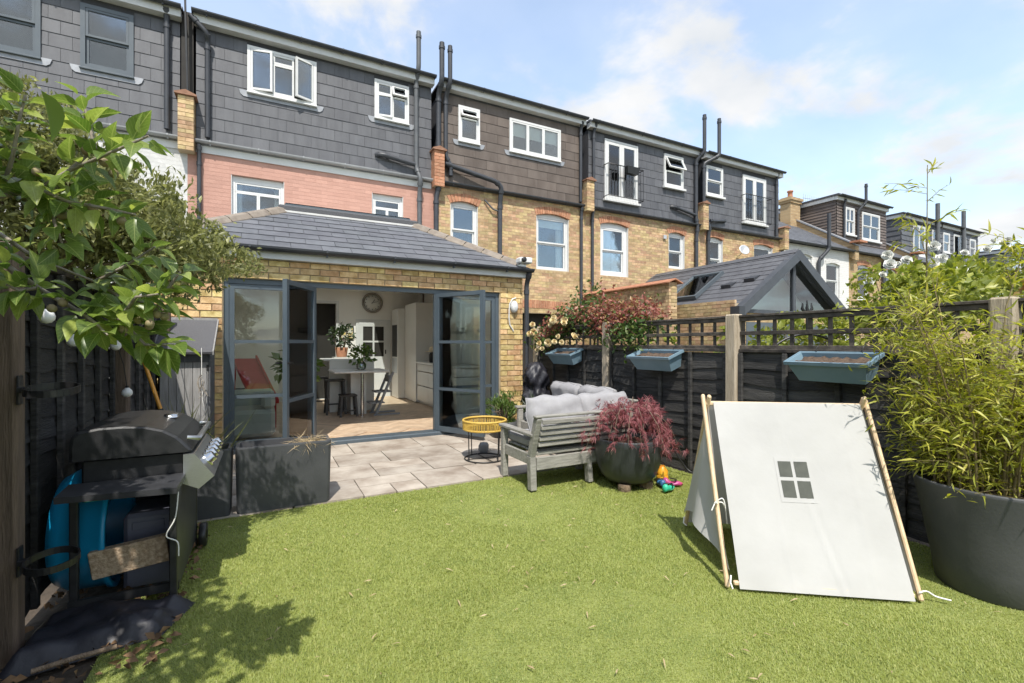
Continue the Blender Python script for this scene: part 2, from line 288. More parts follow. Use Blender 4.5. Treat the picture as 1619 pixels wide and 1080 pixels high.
class MB:
    def __init__(s): s.v = []; s.f = []; s.sm = []
    def add(s, vs, fs, smooth=False, M=None):
        n = len(s.v)
        if M is not None: vs = [M @ Vector(v) for v in vs]
        s.v += [tuple(v) for v in vs]; s.f += [tuple(i + n for i in f) for f in fs]; s.sm += [smooth] * len(fs); return s
    def box(s, x0, x1, y0, y1, z0, z1, M=None):
        return s.add([(x0,y0,z0),(x1,y0,z0),(x1,y1,z0),(x0,y1,z0),(x0,y0,z1),(x1,y0,z1),(x1,y1,z1),(x0,y1,z1)],
              [(0,3,2,1),(4,5,6,7),(0,1,5,4),(1,2,6,5),(2,3,7,6),(3,0,4,7)], M=M)
    def cbox(s, x0, x1, y0, y1, z0, z1, b=0.006, M=None):
        """box with chamfered edges"""
        cx, cy, cz = (x0+x1)/2, (y0+y1)/2, (z0+z1)/2; hx, hy, hz = (x1-x0)/2, (y1-y0)/2, (z1-z0)/2
        b = min(b, hx*.8, hy*.8, hz*.8); vs = []; idx = {}
        for sx in (-1,1):
            for sy in (-1,1):
                for sz in (-1,1):
                    for a in range(3):
                        d = [hx-b, hy-b, hz-b]; d[a] = (hx,hy,hz)[a]
                        idx[(sx,sy,sz,a)] = len(vs); vs.append((cx+sx*d[0], cy+sy*d[1], cz+sz*d[2]))
        fs = []
        for a in range(3):
            o1, o2 = (a+1)%3, (a+2)%3
            for sg in (-1,1):
                q = []
                for (p, r) in ((-1,-1),(1,-1),(1,1),(-1,1)):
                    k = [0,0,0]; k[a]=sg; k[o1]=p; k[o2]=r; q.append(idx[(*k,a)])
                fs.append(tuple(q if sg>0 else q[::-1]))
        for a in range(3):       # edges along axis a
            o1, o2 = (a+1)%3, (a+2)%3
            for p in (-1,1):
                for r in (-1,1):
                    k0=[0,0,0]; k0[a]=-1; k0[o1]=p; k0[o2]=r; k1=list(k0); k1[a]=1
                    q=[idx[(*k0,o1)],idx[(*k1,o1)],idx[(*k1,o2)],idx[(*k0,o2)]]
                    fs.append(tuple(q if p*r<0 else q[::-1]))
        for sx in (-1,1):
            for sy in (-1,1):
                for sz in (-1,1):
                    q=[idx[(sx,sy,sz,0)],idx[(sx,sy,sz,1)],idx[(sx,sy,sz,2)]]
                    fs.append(tuple(q if sx*sy*sz>0 else q[::-1]))
        return s.add(vs, fs, M=M)
    def beam(s, p, q, w, h, up=(0,0,1), b=0.0):
        """box from p to q, w sideways and h along up"""
        p, q = Vector(p), Vector(q); d = q-p; L = d.length; d.normalize(); up = Vector(up)
        sx = d.cross(up)
        if sx.length < 1e-5: sx = d.cross(Vector((0,1,0)))
        sx.normalize(); uz = sx.cross(d).normalized()
        M = Matrix(((d.x,sx.x,uz.x,p.x),(d.y,sx.y,uz.y,p.y),(d.z,sx.z,uz.z,p.z),(0,0,0,1)))
        if b: return s.cbox(0,L,-w/2,w/2,-h/2,h/2,b,M=M)
        return s.box(0,L,-w/2,w/2,-h/2,h/2,M=M)
    def tube(s, pts, r, n=8, caps=True, radii=None):
        pts = [Vector(p) for p in pts]; k = len(pts); vs = []; fs = []
        t0 = (pts[1]-pts[0]).normalized(); u = t0.orthogonal().normalized()
        for i, p in enumerate(pts):
            t = (pts[min(i+1,k-1)]-pts[max(i-1,0)]).normalized()
            u = (u - t*u.dot(t))
            if u.length < 1e-6: u = t.orthogonal()
            u.normalize(); w = t.cross(u); rr = radii[i] if radii else r
            for j in range(n):
                a = 2*math.pi*j/n; vs.append(p + (u*math.cos(a)+w*math.sin(a))*rr)
        for i in range(k-1):
            for j in range(n): fs.append((i*n+j, i*n+(j+1)%n, (i+1)*n+(j+1)%n, (i+1)*n+j))
        s.add(vs, fs, True)
        if caps:
            s.add(vs[:n], [tuple(range(n))[::-1]]); s.add(vs[-n:], [tuple(range(n))])
        return s
    def lathe(s, prof, c=(0,0,0), n=32, M=None, smooth=True, cap=False):
        vs = []; fs = []; k = len(prof)
        for (r, z) in prof:
            for j in range(n):
                a = 2*math.pi*j/n; vs.append((c[0]+r*math.cos(a), c[1]+r*math.sin(a), c[2]+z))
        for i in range(k-1):
            for j in range(n): fs.append((i*n+j, i*n+(j+1)%n, (i+1)*n+(j+1)%n, (i+1)*n+j))
        if cap: fs.append(tuple(range(n))[::-1]); fs.append(tuple(range((k-1)*n, k*n)))
        return s.add(vs, fs, smooth, M)
    def quad(s, a, b, c, d): return s.add([a,b,c,d], [(0,1,2,3)])
    def prism(s, poly, off):
        """polygon (list of 3d points) extruded by off"""
        n = len(poly); o = Vector(off); vs = [Vector(p) for p in poly] + [Vector(p)+o for p in poly]
        fs = [tuple(range(n))[::-1], tuple(range(n, 2*n))] + [(i,(i+1)%n,n+(i+1)%n,n+i) for i in range(n)]
        return s.add(vs, fs)
    def build(s, name, m, parent=None, label=None, cat=None, kind=None, group=None):
        A = np.array(s.v, dtype=float); c = (A.min(0)+A.max(0))/2
        if parent is None: c[2] = A[:,2].min()
        me = bpy.data.meshes.new(name); me.from_pydata([tuple(x) for x in (A-c)], [], s.f)
        me.polygons.foreach_set('use_smooth', s.sm); setmat(me, m); me.update()
        o = bpy.data.objects.new(name, me); link(o, c, parent); return tag(o, label, cat, group, kind)

def npmesh(name, V, F, m, parent=None, smooth=False, kind=None, label=None, cat=None):
    """V (n,3), F (k,3|4) numpy"""
    c = (V.min(0)+V.max(0))/2
    if parent is None: c[2] = V[:,2].min()
    me = bpy.data.meshes.new(name); nf, nl = F.shape
    me.vertices.add(len(V)); me.vertices.foreach_set('co', (V-c).astype(np.float32).ravel())
    me.loops.add(nf*nl); me.loops.foreach_set('vertex_index', F.astype(np.int32).ravel())
    me.polygons.add(nf); me.polygons.foreach_set('loop_start', np.arange(0, nf*nl, nl, dtype=np.int32))
    me.polygons.foreach_set('loop_total', np.full(nf, nl, dtype=np.int32))
    me.update(calc_edges=True); me.validate(); setmat(me, m)
    me.polygons.foreach_set('use_smooth', np.full(len(me.polygons), bool(smooth)))
    o = bpy.data.objects.new(name, me); link(o, c, parent); return tag(o, label, cat, None, kind)

UNIT = {}
def unit_mesh(key, m, fn):
    if key not in UNIT:
        b = MB(); fn(b); me = bpy.data.meshes.new(key); me.from_pydata(b.v, [], b.f); me.polygons.foreach_set('use_smooth', b.sm); setmat(me, m); me.update(); UNIT[key] = me
    return UNIT[key]
def piece(name, me, at, parent, scale=(1,1,1), rot=None):
    o = bpy.data.objects.new(name, me); link(o, at, parent); o.scale = scale
    if rot is not None: o.rotation_euler = rot
    return o

# leaf shapes: (verts, faces); leaf runs along +X, normal +Z
def leaf_shape(n=4, w=0.5, fold=0.12, curl=0.25, peak=0.4):
    vs = []; fs = []
    for i in range(n+1):
        t = i/n; ww = w*0.5*(math.sin(math.pi*min(1, t**(math.log(.5)/math.log(peak)))) if 0 < t < 1 else 0.02)
        z = -curl*t*t
        vs += [(t, -ww, z+fold*ww*2), (t, 0, z), (t, ww, z+fold*ww*2)]
    for i in range(n):
        a = i*3; fs += [(a, a+3, a+4, a+1), (a+1, a+4, a+5, a+2)]
    return np.array(vs, float), np.array(fs, int)
LEAF_BROAD = leaf_shape(6, 0.56, 0.24, 0.32, 0.42)
LEAF_LANCE = leaf_shape(3, 0.165, 0.2, 0.25, 0.35)
LEAF_SMALL = leaf_shape(2, 0.42, 0.15, 0.15, 0.5)
LEAF_OVAL = leaf_shape(2, 0.62, 0.2, 0.2, 0.5)

def frames(dirs, ups):
    X = dirs/np.linalg.norm(dirs, axis=1, keepdims=True)
    Y = np.cross(ups, X); l = np.linalg.norm(Y, axis=1, keepdims=True); l[l < 1e-6] = 1; Y = Y/l
    Z = np.cross(X, Y); return np.stack([X, Y, Z], axis=2)      # columns
def leaf_cloud(name, shape, P, D, U, S, m, parent, individual=0, part='leaf'):
    """leaves at P with direction D, up U, length S; the 'individual' nearest to the camera are objects of their own"""
    V0, F0 = shape; Rm = frames(D, U)
    if individual:
        order = np.argsort(np.linalg.norm(P - np.array([0,0,1.3]), axis=1)); ind = order[:individual]; rest = order[individual:]
        def fn(b): b.add([tuple(v) for v in V0], [tuple(f) for f in F0], True)
        me = unit_mesh(part+'_'+m, m, fn)
        for i in ind:
            q = Matrix(Rm[i].tolist()).to_euler()
            piece(part, me, P[i], parent, (S[i],)*3, q)
    else: rest = np.arange(len(P))
    if len(rest) == 0: return None
    V = np.einsum('nij,kj->nki', Rm[rest], V0) * S[rest][:,None,None] + P[rest][:,None,:]
    k = len(V0); F = (F0[None] + (np.arange(len(rest))*k)[:,None,None]).reshape(-1, F0.shape[1])
    return npmesh(name, V.reshape(-1,3), F, m, parent, True, 'stuff')
def smooth(pts, k=6):
    P = [Vector(p) for p in pts]; P = [P[0]*2-P[1]]+P+[P[-1]*2-P[-2]]; out = []
    for i in range(1, len(P)-2):
        for j in range(k):
            t = j/k; out.append(.5*((2*P[i])+(P[i+1]-P[i-1])*t+(2*P[i-1]-5*P[i]+4*P[i+1]-P[i+2])*t*t+(3*P[i]-P[i-1]-3*P[i+1]+P[i+2])*t**3))
    return out+[P[-2]]
def rdir(n, up=0.0, spread=1.0):
    d = rng.normal(size=(n,3))*spread; d[:,2] += up; return d/np.linalg.norm(d, axis=1, keepdims=True)
def along(paths, per_m=None, n=None, jitter=0.0):
    """random points on polylines with their tangents"""
    segs = []; 
    for p in paths:
        p = np.array(p, float)
        for a, b in zip(p[:-1], p[1:]): segs.append((a, b))
    A = np.array([a for a,b in segs]); B = np.array([b for a,b in segs]); L = np.linalg.norm(B-A, axis=1)
    if n is None: n = int(L.sum()*per_m)
    i = rng.choice(len(segs), n, p=L/L.sum()); t = rng.random((n,1))
    return A[i]*(1-t)+B[i]*t + rng.normal(size=(n,3))*jitter, (B-A)[i]/L[i][:,None]
def wig(p, q, n=4, a=0.03, sag=0.0):
    p, q = Vector(p), Vector(q); out = []
    for i in range(n+1):
        t = i/n; v = p.lerp(q, t)
        if 0 < i < n: v += Vector((rnd.gauss(0,a), rnd.gauss(0,a), rnd.gauss(0,a)))
        v.z -= sag*4*t*(1-t); out.append(tuple(v))
    return out

# ------------------------------------------------------------ ground
MB().quad((-400,-400,-0.07),(600,-400,-0.07),(600,900,-0.07),(-400,900,-0.07)).build('ground', 'ground', kind='structure')
YW = 11.2           # rear wall of the terrace
YE = 6.5            # rear wall of the extension

lawn_poly = [(-0.62,-4.5,-0.012),(3.80,-4.5,-0.012),(3.80,3.4,-0.012),(3.80,4.13,-0.012),(-0.55,4.13,-0.012),(-0.62,3.0,-0.012)]
lb = MB(); lb.add(lawn_poly, [(0,1,2,3,4,5)]); lb.build('lawn', 'turf_base', kind='structure')
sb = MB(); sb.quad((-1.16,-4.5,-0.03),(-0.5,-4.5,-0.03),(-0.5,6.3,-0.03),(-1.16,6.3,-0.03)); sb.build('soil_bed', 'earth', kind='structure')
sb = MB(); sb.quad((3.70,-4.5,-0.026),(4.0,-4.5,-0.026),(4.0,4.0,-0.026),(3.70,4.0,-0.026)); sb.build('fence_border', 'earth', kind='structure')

# artificial turf: blades, denser where they are seen large
def turf():
    n = 620000
    u = rng.random((int(n*2.6),3))
    X = -0.62 + u[:,0]*4.42; Y = -0.2 + u[:,1]*4.33
    dd = np.sqrt(X*X+Y*Y) + 0.3
    keep = (u[:,2] < np.minimum(1, (2.4/dd)**1.2))
    X, Y = X[keep][:n], Y[keep][:n]; n = len(X); dd = np.sqrt(X*X+Y*Y)
    fl = np.sin(X*3.1+1.0)*1.3 + np.cos(Y*2.3-X)*1.2
    a = np.where(rng.random(n) < 0.18, fl + rng.normal(size=n)*0.9, rng.random(n)*6.283); lean = 0.3 + rng.random(n)*1.1
    press = 1 - 0.35*(np.sin(X*1.9+Y*1.3)*np.sin(X*.8-Y*2.1+1) > .45)      # trodden patches lie flatter
    h = (0.008 + rng.random(n)*0.007)*press; w = (0.0006 + 0.0005*np.minimum(dd, 5))*(0.8+0.5*rng.random(n))
    dx, dy = np.cos(a), np.sin(a); px, py = -dy, dx; z0 = np.full(n, -0.013)
    tx, ty = X+dx*lean*h*1.2, Y+dy*lean*h*1.2
    V = np.stack([np.stack([X-px*w, Y-py*w, z0],1), np.stack([X+px*w, Y+py*w, z0],1), np.stack([tx, ty, z0+h],1)],1)
    F = (np.arange(n)*3)[:,None]+np.array([[0,1,2]])
    npmesh('artificial_grass', V.reshape(-1,3), F, 'turf', kind='stuff', label='short yellow-green artificial grass covering the lawn', cat='grass')
turf()

# patio slabs, laid in a random pattern as photographed
patio = MB().quad((-0.98,4.13,-0.028),(3.8,4.13,-0.028),(3.8,6.55,-0.028),(-0.98,6.55,-0.028)).build('patio', 'joint', kind='structure')
rows = [  # (x0, x1, y0, y1)
 (-0.95,-0.4,5.8,6.42),(-0.4,0.36,5.8,6.42),(0.36,0.94,5.8,6.42),(0.94,1.78,5.8,6.42),(1.78,2.36,5.8,6.42),(2.36,3.2,5.8,6.42),(3.2,3.78,5.8,6.42),
 (-0.95,-0.2,5.25,5.8),(-0.2,0.69,5.25,5.8),(0.69,1.24,5.25,5.8),(1.24,2.08,5.25,5.8),(2.08,2.66,5.25,5.8),(2.66,3.5,5.25,5.8),(3.5,3.78,5.25,5.8),
 (-0.95,-0.1,4.70,5.25),(-0.1,0.44,4.70,5.25),(0.44,1.0,4.70,5.25),(1.0,1.56,4.97,5.25),(1.0,1.56,4.70,4.97),(1.56,2.4,4.72,5.25),(2.4,2.98,4.70,5.25),(2.98,3.78,4.70,5.25),
 (-0.95,0.2,4.14,4.70),(0.2,0.75,4.14,4.70),(0.75,1.03,4.14,4.42),(1.03,1.30,4.14,4.42),(0.75,1.30,4.42,4.70),(1.30,1.86,4.14,4.70),(1.86,2.7,4.14,4.70),(2.7,3.25,4.14,4.70),(3.25,3.78,4.14,4.70)]
slab_me = unit_mesh('slab', 'slab', lambda b: b.cbox(-.5,.5,-.5,.5,0,1,0.012))
for (x0,x1,y0,y1) in rows:
    piece('slab', slab_me, ((x0+x1)/2,(y0+y1)/2,-0.026), patio, (x1-x0-0.010, y1-y0-0.010, 0.026+rnd.uniform(-.002,.003)), (rnd.gauss(0,.002), rnd.gauss(0,.002), rnd.gauss(0,.003)))

# ------------------------------------------------------------ helpers for walls
def wall_quads(b, x0, x1, z0, z1, holes, y, reveal=0.1):
    xs = sorted({x0,x1,*[min(max(h[0],x0),x1) for h in holes],*[min(max(h[1],x0),x1) for h in holes]})
    zs = sorted({z0,z1,*[min(max(h[2],z0),z1) for h in holes],*[min(max(h[3],z0),z1) for h in holes]})
    for a, c in zip(xs[:-1], xs[1:]):
        for d, e in zip(zs[:-1], zs[1:]):
            mx_, mz_ = (a+c)/2, (d+e)/2
            if any(h[0] < mx_ < h[1] and h[2] < mz_ < h[3] for h in holes): continue
            b.quad((a,y,d),(c,y,d),(c,y,e),(a,y,e))
    if reveal:
        for (a,c,d,e) in [h[:4] for h in holes]:
            b.quad((a,y,d),(a,y,e),(a,y+reveal,e),(a,y+reveal,d)); b.quad((c,y,e),(c,y,d),(c,y+reveal,d),(c,y+reveal,e))
            b.quad((a,y,e),(c,y,e),(c,y+reveal,e),(a,y+reveal,e)); b.quad((c,y,d),(a,y,d),(a,y+reveal,d),(c,y+reveal,d))
    return b
def minus(iv, cut):
    out = []
    for a, b in iv:
        if cut[1] <= a or cut[0] >= b: out.append((a,b)); continue
        if cut[0] > a: out.append((a,cut[0]))
        if cut[1] < b: out.append((cut[1],b))
    return out
def tiling(x0, x1, z0, z1, holes, w, h, gap, jit=0.0, frac=0.35):
    """running-bond pieces (xa, xb, za, zb) outside the holes"""
    res = []; r = 0; z = z0
    while z < z1 - 0.2*h:
        zt = min(z+h, z1); iv = [(x0,x1)]
        for hh in holes:
            ov = min(zt,hh[3]) - max(z,hh[2])
            if ov > frac*(zt-z): iv = minus(iv, (hh[0],hh[1]))
        off = (0.5*w if r % 2 else 0.0)
        for a, b in iv:
            x = x0 + off - w + math.floor((a-x0-off+w)/w)*w
            while x < b - 1e-6:
                xa, xb = max(x,a), min(x+w,b)
                if xb-xa > 0.02: res.append((xa+gap/2, xb-gap/2, z+gap/2, zt-gap/2))
                x += w
        r += 1; z += h
    return res
def brickwork(parent, x0, x1, z0, z1, holes, y, m, w=0.235, h=0.08, gap=0.009, proud=0.004):
    T = np.array(tiling(x0,x1,z0,z1,holes,w,h,gap)); n = len(T)
    yo = y - proud - rng.random(n)*proud*.6
    a,b,c,d = T.T; yb = np.full(n, y+0.002)
    V = np.stack([np.stack(q,1) for q in [(a,yo,c),(b,yo,c),(b,yo,d),(a,yo,d),(a,yb,c),(b,yb,c),(b,yb,d),(a,yb,d)]],1)
    f = np.array([[0,1,2,3],[1,5,6,2],[4,0,3,7],[3,2,6,7],[4,5,1,0]])
    F = (f[None]+(np.arange(n)*8)[:,None,None]).reshape(-1,4)
    return npmesh('brickwork', V.reshape(-1,3), F, m, parent, kind='stuff')
def fn_slate(b):
    b.add([(-.5,-.013,0),(.5,-.013,0),(.5,-.005,1),(-.5,-.005,1),(-.5,.004,0),(.5,.004,0),(.5,.004,1),(-.5,.004,1)],
          [(0,1,2,3),(1,5,6,2),(4,0,3,7),(3,2,6,7),(4,5,1,0)])
def slates(parent, x0, x1, z0, z1, holes, y, m, w=0.325, h=0.245):
    me = unit_mesh('slate_'+m, m, fn_slate)
    for (a,b,c,d) in tiling(x0,x1,z0,z1,holes,w,h,0.005):
        piece('slate', me, ((a+b)/2, y+rnd.uniform(-.0015,.0015), c), parent, (b-a,1,d-c), (rnd.gauss(0,.002),0,rnd.gauss(0,.0012)))
def pipe_part(parent, pts, r=0.05, m='pipe', name='downpipe', joints=True):
    b = MB(); 
    # round the corners
    P = [Vector(p) for p in pts]; out = [P[0]]
    for i in range(1, len(P)-1):
        d0 = (P[i]-P[i-1]); d1 = (P[i+1]-P[i]); k = min(r*1.6, d0.length*.45, d1.length*.45)
        a = P[i]-d0.normalized()*k; c = P[i]+d1.normalized()*k
        for t in (0,.33,.67,1): out.append(a*(1-t)**2+P[i]*2*t*(1-t)+c*t*t)
    out.append(P[-1]); b.tube(out, r, 12)
    if joints:
        for i in range(len(P)-1):
            d = P[i+1]-P[i]; L = d.length; nn = max(1, int(L/1.5)); d.normalize()
            for k in range(nn):
                t = min(0.12, L*.3)+k*L/nn
                q = P[i]+d*t; b.tube([q-d*.035, q+d*.035], r*1.22, 12)
    return b.build(name, m, parent)

def win(house, x0, x1, z0, z1, y, fm='white_paint', cells=None, fw=0.055, bw=0.042, sill=True, sillm=None, room=True, glass='glass', blind=0.0, curtain=None, apron=False, depth=0.07, roomm='room'):
    """a window is one frame mesh with its sashes, panes, sill and what stands behind the glass"""
    b = MB(); 
    b.box(x0,x0+fw,y,y+depth,z0,z1); b.box(x1-fw,x1,y,y+depth,z0,z1); b.box(x0+fw,x1-fw,y,y+depth,z1-fw,z1); b.box(x0+fw,x1-fw,y,y+depth,z0,z0+fw)
    W = b.build('window', fm, house)
    ix0, ix1, iz0, iz1 = x0+fw+.002, x1-fw-.002, z0+fw+.002, z1-fw-.002
    for c in (cells or [(0,1,0,1,'',0,0)]):
        a0,a1,c0,c1,hinge,ang,dy = c
        xa, xb = ix0+(ix1-ix0)*a0, ix0+(ix1-ix0)*a1; za, zb = iz0+(iz1-iz0)*c0, iz0+(iz1-iz0)*c1
        ya = y+0.006+dy; M = None
        if hinge == 'L': M = Matrix.Translation((xa,ya,0)) @ Matrix.Rotation(R(-ang),4,'Z') @ Matrix.Translation((-xa,-ya,0))
        if hinge == 'R': M = Matrix.Translation((xb,ya,0)) @ Matrix.Rotation(R(ang),4,'Z') @ Matrix.Translation((-xb,-ya,0))
        if hinge == 'T': M = Matrix.Translation((0,ya,zb)) @ Matrix.Rotation(R(-ang),4,'X') @ Matrix.Translation((0,-ya,-zb))
        s_ = MB(); g = .0015
        s_.box(xa+g,xa+bw,ya,ya+.045,za+g,zb-g,M=M); s_.box(xb-bw,xb-g,ya,ya+.045,za+g,zb-g,M=M)
        s_.box(xa+bw,xb-bw,ya,ya+.045,zb-bw,zb-g,M=M); s_.box(xa+bw,xb-bw,ya,ya+.045,za+g,za+bw,M=M)
        s_.build('sash', fm, W)
        MB().box(xa+bw-.004,xb-bw+.004,ya+.018,ya+.024,za+bw-.004,zb-bw+.004,M=M).build('pane', glass, W)
    if sill:
        (MB().cbox(x0-.01,x1+.01,y-.035,y+.03,z0-.035,z0-.003,.006) if apron else MB().cbox(x0-.06,x1+.06,y-.07,y+.03,z0-.075,z0-.003,.008)).build('sill', sillm or fm, W)
    if apron:
        ap = MB(); ap.prism([(x0-.15,YW-.020,z0+.02),(x0-.12,YW-.020,z0-.07),(x0-.07,YW-.020,z0-.11),(x1+.07,YW-.020,z0-.11),(x1+.12,YW-.020,z0-.07),(x1+.15,YW-.020,z0+.02),(x1+.002,YW-.020,z0+.02),(x1+.002,YW-.020,z0-.036),(x0-.002,YW-.020,z0-.036),(x0-.002,YW-.020,z0+.02)], (0,.008,0)); ap.build('lead_apron', 'lead', W)
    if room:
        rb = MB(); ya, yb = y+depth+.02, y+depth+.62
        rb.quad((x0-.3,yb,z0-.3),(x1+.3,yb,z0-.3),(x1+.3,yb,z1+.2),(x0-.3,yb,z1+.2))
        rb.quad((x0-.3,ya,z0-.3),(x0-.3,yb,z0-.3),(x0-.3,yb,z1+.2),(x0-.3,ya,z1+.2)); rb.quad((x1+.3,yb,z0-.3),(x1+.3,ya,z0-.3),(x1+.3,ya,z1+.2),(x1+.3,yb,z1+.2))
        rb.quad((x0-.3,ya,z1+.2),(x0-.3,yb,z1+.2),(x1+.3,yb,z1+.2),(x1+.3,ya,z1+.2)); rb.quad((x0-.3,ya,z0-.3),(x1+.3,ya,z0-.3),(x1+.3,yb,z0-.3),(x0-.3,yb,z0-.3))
        rb.build('dark_room_box', roomm, W)
    if blind: MB().box(x0+.02,x1-.02,y+depth+.03,y+depth+.036,z1-blind,z1-.01).build('blind', 'blind', W)
    if curtain:
        for (ca, cb) in curtain:
            cv = []; n = 14
            xa, xb = x0+(x1-x0)*ca, x0+(x1-x0)*cb
            for i in range(n+1):
                t = i/n; yy = y+depth+.10+.025*math.sin(t*n*1.9); cv.append((xa+(xb-xa)*t, yy))
            cb_ = MB()
            for (p, q) in zip(cv[:-1], cv[1:]): cb_.add([(p[0],p[1],z0),(q[0],q[1],z0),(q[0],q[1],z1),(p[0],p[1],z1)], [(0,1,2,3)], True)
            cb_.build('curtain', 'curtain', W)
    return W
def arch(house, x0, x1, z1, y, rise=0.09, hh=0.19, m='brick_red'):
    xc, w = (x0+x1)/2, (x1-x0)/2+.02; rr = (w*w+rise*rise)/(2*rise); zc = z1-rr; a0 = math.asin(min(1,w/rr)); n = max(7, int(2*w/.072)); b = MB()
    for i in range(n):
        t0 = -a0+2*a0*i/n+.003/rr*2; t1 = -a0+2*a0*(i+1)/n-.003/rr*2
        pt = lambda t, r: (xc+math.sin(t)*r, y-.017-rnd.random()*.003*0, zc+math.cos(t)*r)
        b.prism([pt(t0,rr),pt(t1,rr),pt(t1,rr+hh),pt(t0,rr+hh)], (0,.10,0))
    return b.build('brick_arch', m, house)
SASH = [(0,1,.5,1,'',0,0),(0,1,0,.5,'',0,.035)]
def wall_window(house, w, fm='white_paint', cells=SASH, arched=True, am='brick_red', **k):
    x0,x1,z0,z1 = w
    # head piece filling the flat-topped frame into the arched opening
    win(house, x0+.012, x1-.012, z0, z1-.07, YW+.075, fm, cells, **k)
    hd = MB(); hd.box(x0+.014,x1-.014,YW+.082,YW+.13,z1-.068,z1-.002); hd.build('window_head', fm, house)
    MB().box(x1-.011,x1-.001,YW+.004,YW+.2,z0,z1-.001).build('reveal', 'white_paint', house); MB().box(x0+.001,x0+.011,YW+.004,YW+.2,z0,z1-.001).build('reveal', 'white_paint', house)
    if arched: arch(house, x0, x1, z1, YW, m=am)

def gutter(house, x0, x1, z, y, r=0.06, m='pipe_grey', name='gutter'):
    b = MB(); vs = []; n = 8
    for k, rr in enumerate((r, r*.82)):
        for xx in (x0, x1):
            for j in range(n+1):
                a = math.pi + math.pi*j/n; vs.append((xx, y+rr*math.cos(a), z+rr*math.sin(a)))
    N = n+1; fs = []
    for j in range(n):
        fs.append((j, N+j, N+j+1, j+1)); fs.append((2*N+j+1, 3*N+j+1, 3*N+j, 2*N+j))
    fs += [(0,2*N,3*N,N),(n,N+n,3*N+n,2*N+n)]
    for j in range(n): fs += [(j,j+1,2*N+j+1,2*N+j),(N+j+1,N+j,3*N+j,3*N+j+1)]
    b.add(vs, fs, False)
    x = x0+.25
    while x < x1: b.box(x-.012,x+.012,y-r-.008,y+r+.02,z-r*.5,z+.004); b.box(x-.012,x+.012,y-.02,y+.02,z-r-.02,z-r+.01); x += .85
    return b.build(name, m, house)

def pier(house, x, z0=5.22, z1=6.02, w=0.26, m='brick', cap='pier_tile'):
    b = MB(); b.box(x-w/2+.006,x+w/2-.006,YW-.235,YW+.1,z0+.004,z1); b.build('pier_core', 'mortar', house)
    V = []; z = z0; p = MB(); r = 0
    while z < z1-.02:
        xs = [x-w/2, x+w/2] if r % 2 else [x-w/2, x, x+w/2]
        for a, c in zip(xs[:-1], xs[1:]): p.box(a+.003,c-.003,YW-.245-rnd.random()*.004,YW-.05,z+.005,z+.075)
        p.box(x-w/2-.002,x+w/2+.002,YW-.049,YW-.002,z+.005,z+.075)
        z += .08; r += 1
    p.build('brick_pier', m, house)
    c = MB(); c.prism([(x-w/2-.05,YW-.29,z1+.0),(x+w/2+.05,YW-.29,z1+.0),(x+w/2+.05,YW-.29,z1+.03),(x,YW-.29,z1+.10),(x-w/2-.05,YW-.29,z1+.03)], (0,.36,0)); c.build('pier_cap', cap, house)

def terrace(name, label, x0, x1, wm, sm, wall_wins, dorm_wins, dx0=None, dx1=None, zbase=0.0, extra_holes=(), arches=True, fasc='fascia', zt=7.62, sl=True, am='brick_red', mort='mortar'):
    H = thing(name, label, 'house', ((x0+x1)/2, YW+2, 0))
    holes = [tuple(w) for w in wall_wins] + list(extra_holes)
    b = MB(); wall_quads(b, x0, x1, 0, 5.28, holes, YW, 0.14); b.build('wall', mort, H)
    brickwork(H, x0+.001, x1-.001, zbase, 5.27, holes, YW, wm, **(dict(gap=.0045,proud=.0018) if wm in ('brick_white','brick_pink') else {}))
    d0, d1 = (dx0 if dx0 is not None else x0+.13), (dx1 if dx1 is not None else x1-.13)
    b = MB(); wall_quads(b, d0, d1, 5.30, zt+.02, dorm_wins, YW+.012, 0.10)
    b.quad((d0,YW+3,5.3),(d0,YW+.012,5.3),(d0,YW+.012,zt),(d0,YW+3,zt)); b.quad((d1,YW+.012,5.3),(d1,YW+3,5.3),(d1,YW+3,zt),(d1,YW+.012,zt))
    b.build('dormer_wall', 'felt', H)
    if sl: slates(H, d0, d1, 5.37, zt, dorm_wins, YW+.006, sm, w=(.62 if sm == 'slate_brown' else .325))
    MB().box(d0-.03,d1+.03,YW-.17,YW+.03,zt+.01,zt+.17).build('fascia', fasc, H)
    MB().box(d0-.06,d1+.06,YW-.16,YW+4.5,zt+.172,zt+.22).build('flat_roof', 'felt', H)
    gutter(H, d0-.05, d1+.05, zt+.195, YW-.235, .06, 'pipe')
    painted = wm != 'brick'
    if painted: MB().box(x0+.14,x1-.14,YW-.03,YW-.006,5.12,5.26).build('eaves_board', 'white_paint', H)
    gutter(H, x0+.14, x1-.14, 5.33, YW-.12, .06, 'gutter_grey' if painted else 'pipe')
    MB().box(x0+.14,x1-.14,YW-.055,YW-.0195,5.262,5.375).build('lead_flashing', 'lead' if painted else 'pipe_grey', H)
    MB().box(x0+.02,x1-.02,YW+1.0,YW+7,0.0,zt-.05).build('house_body', 'felt', H)
    return H

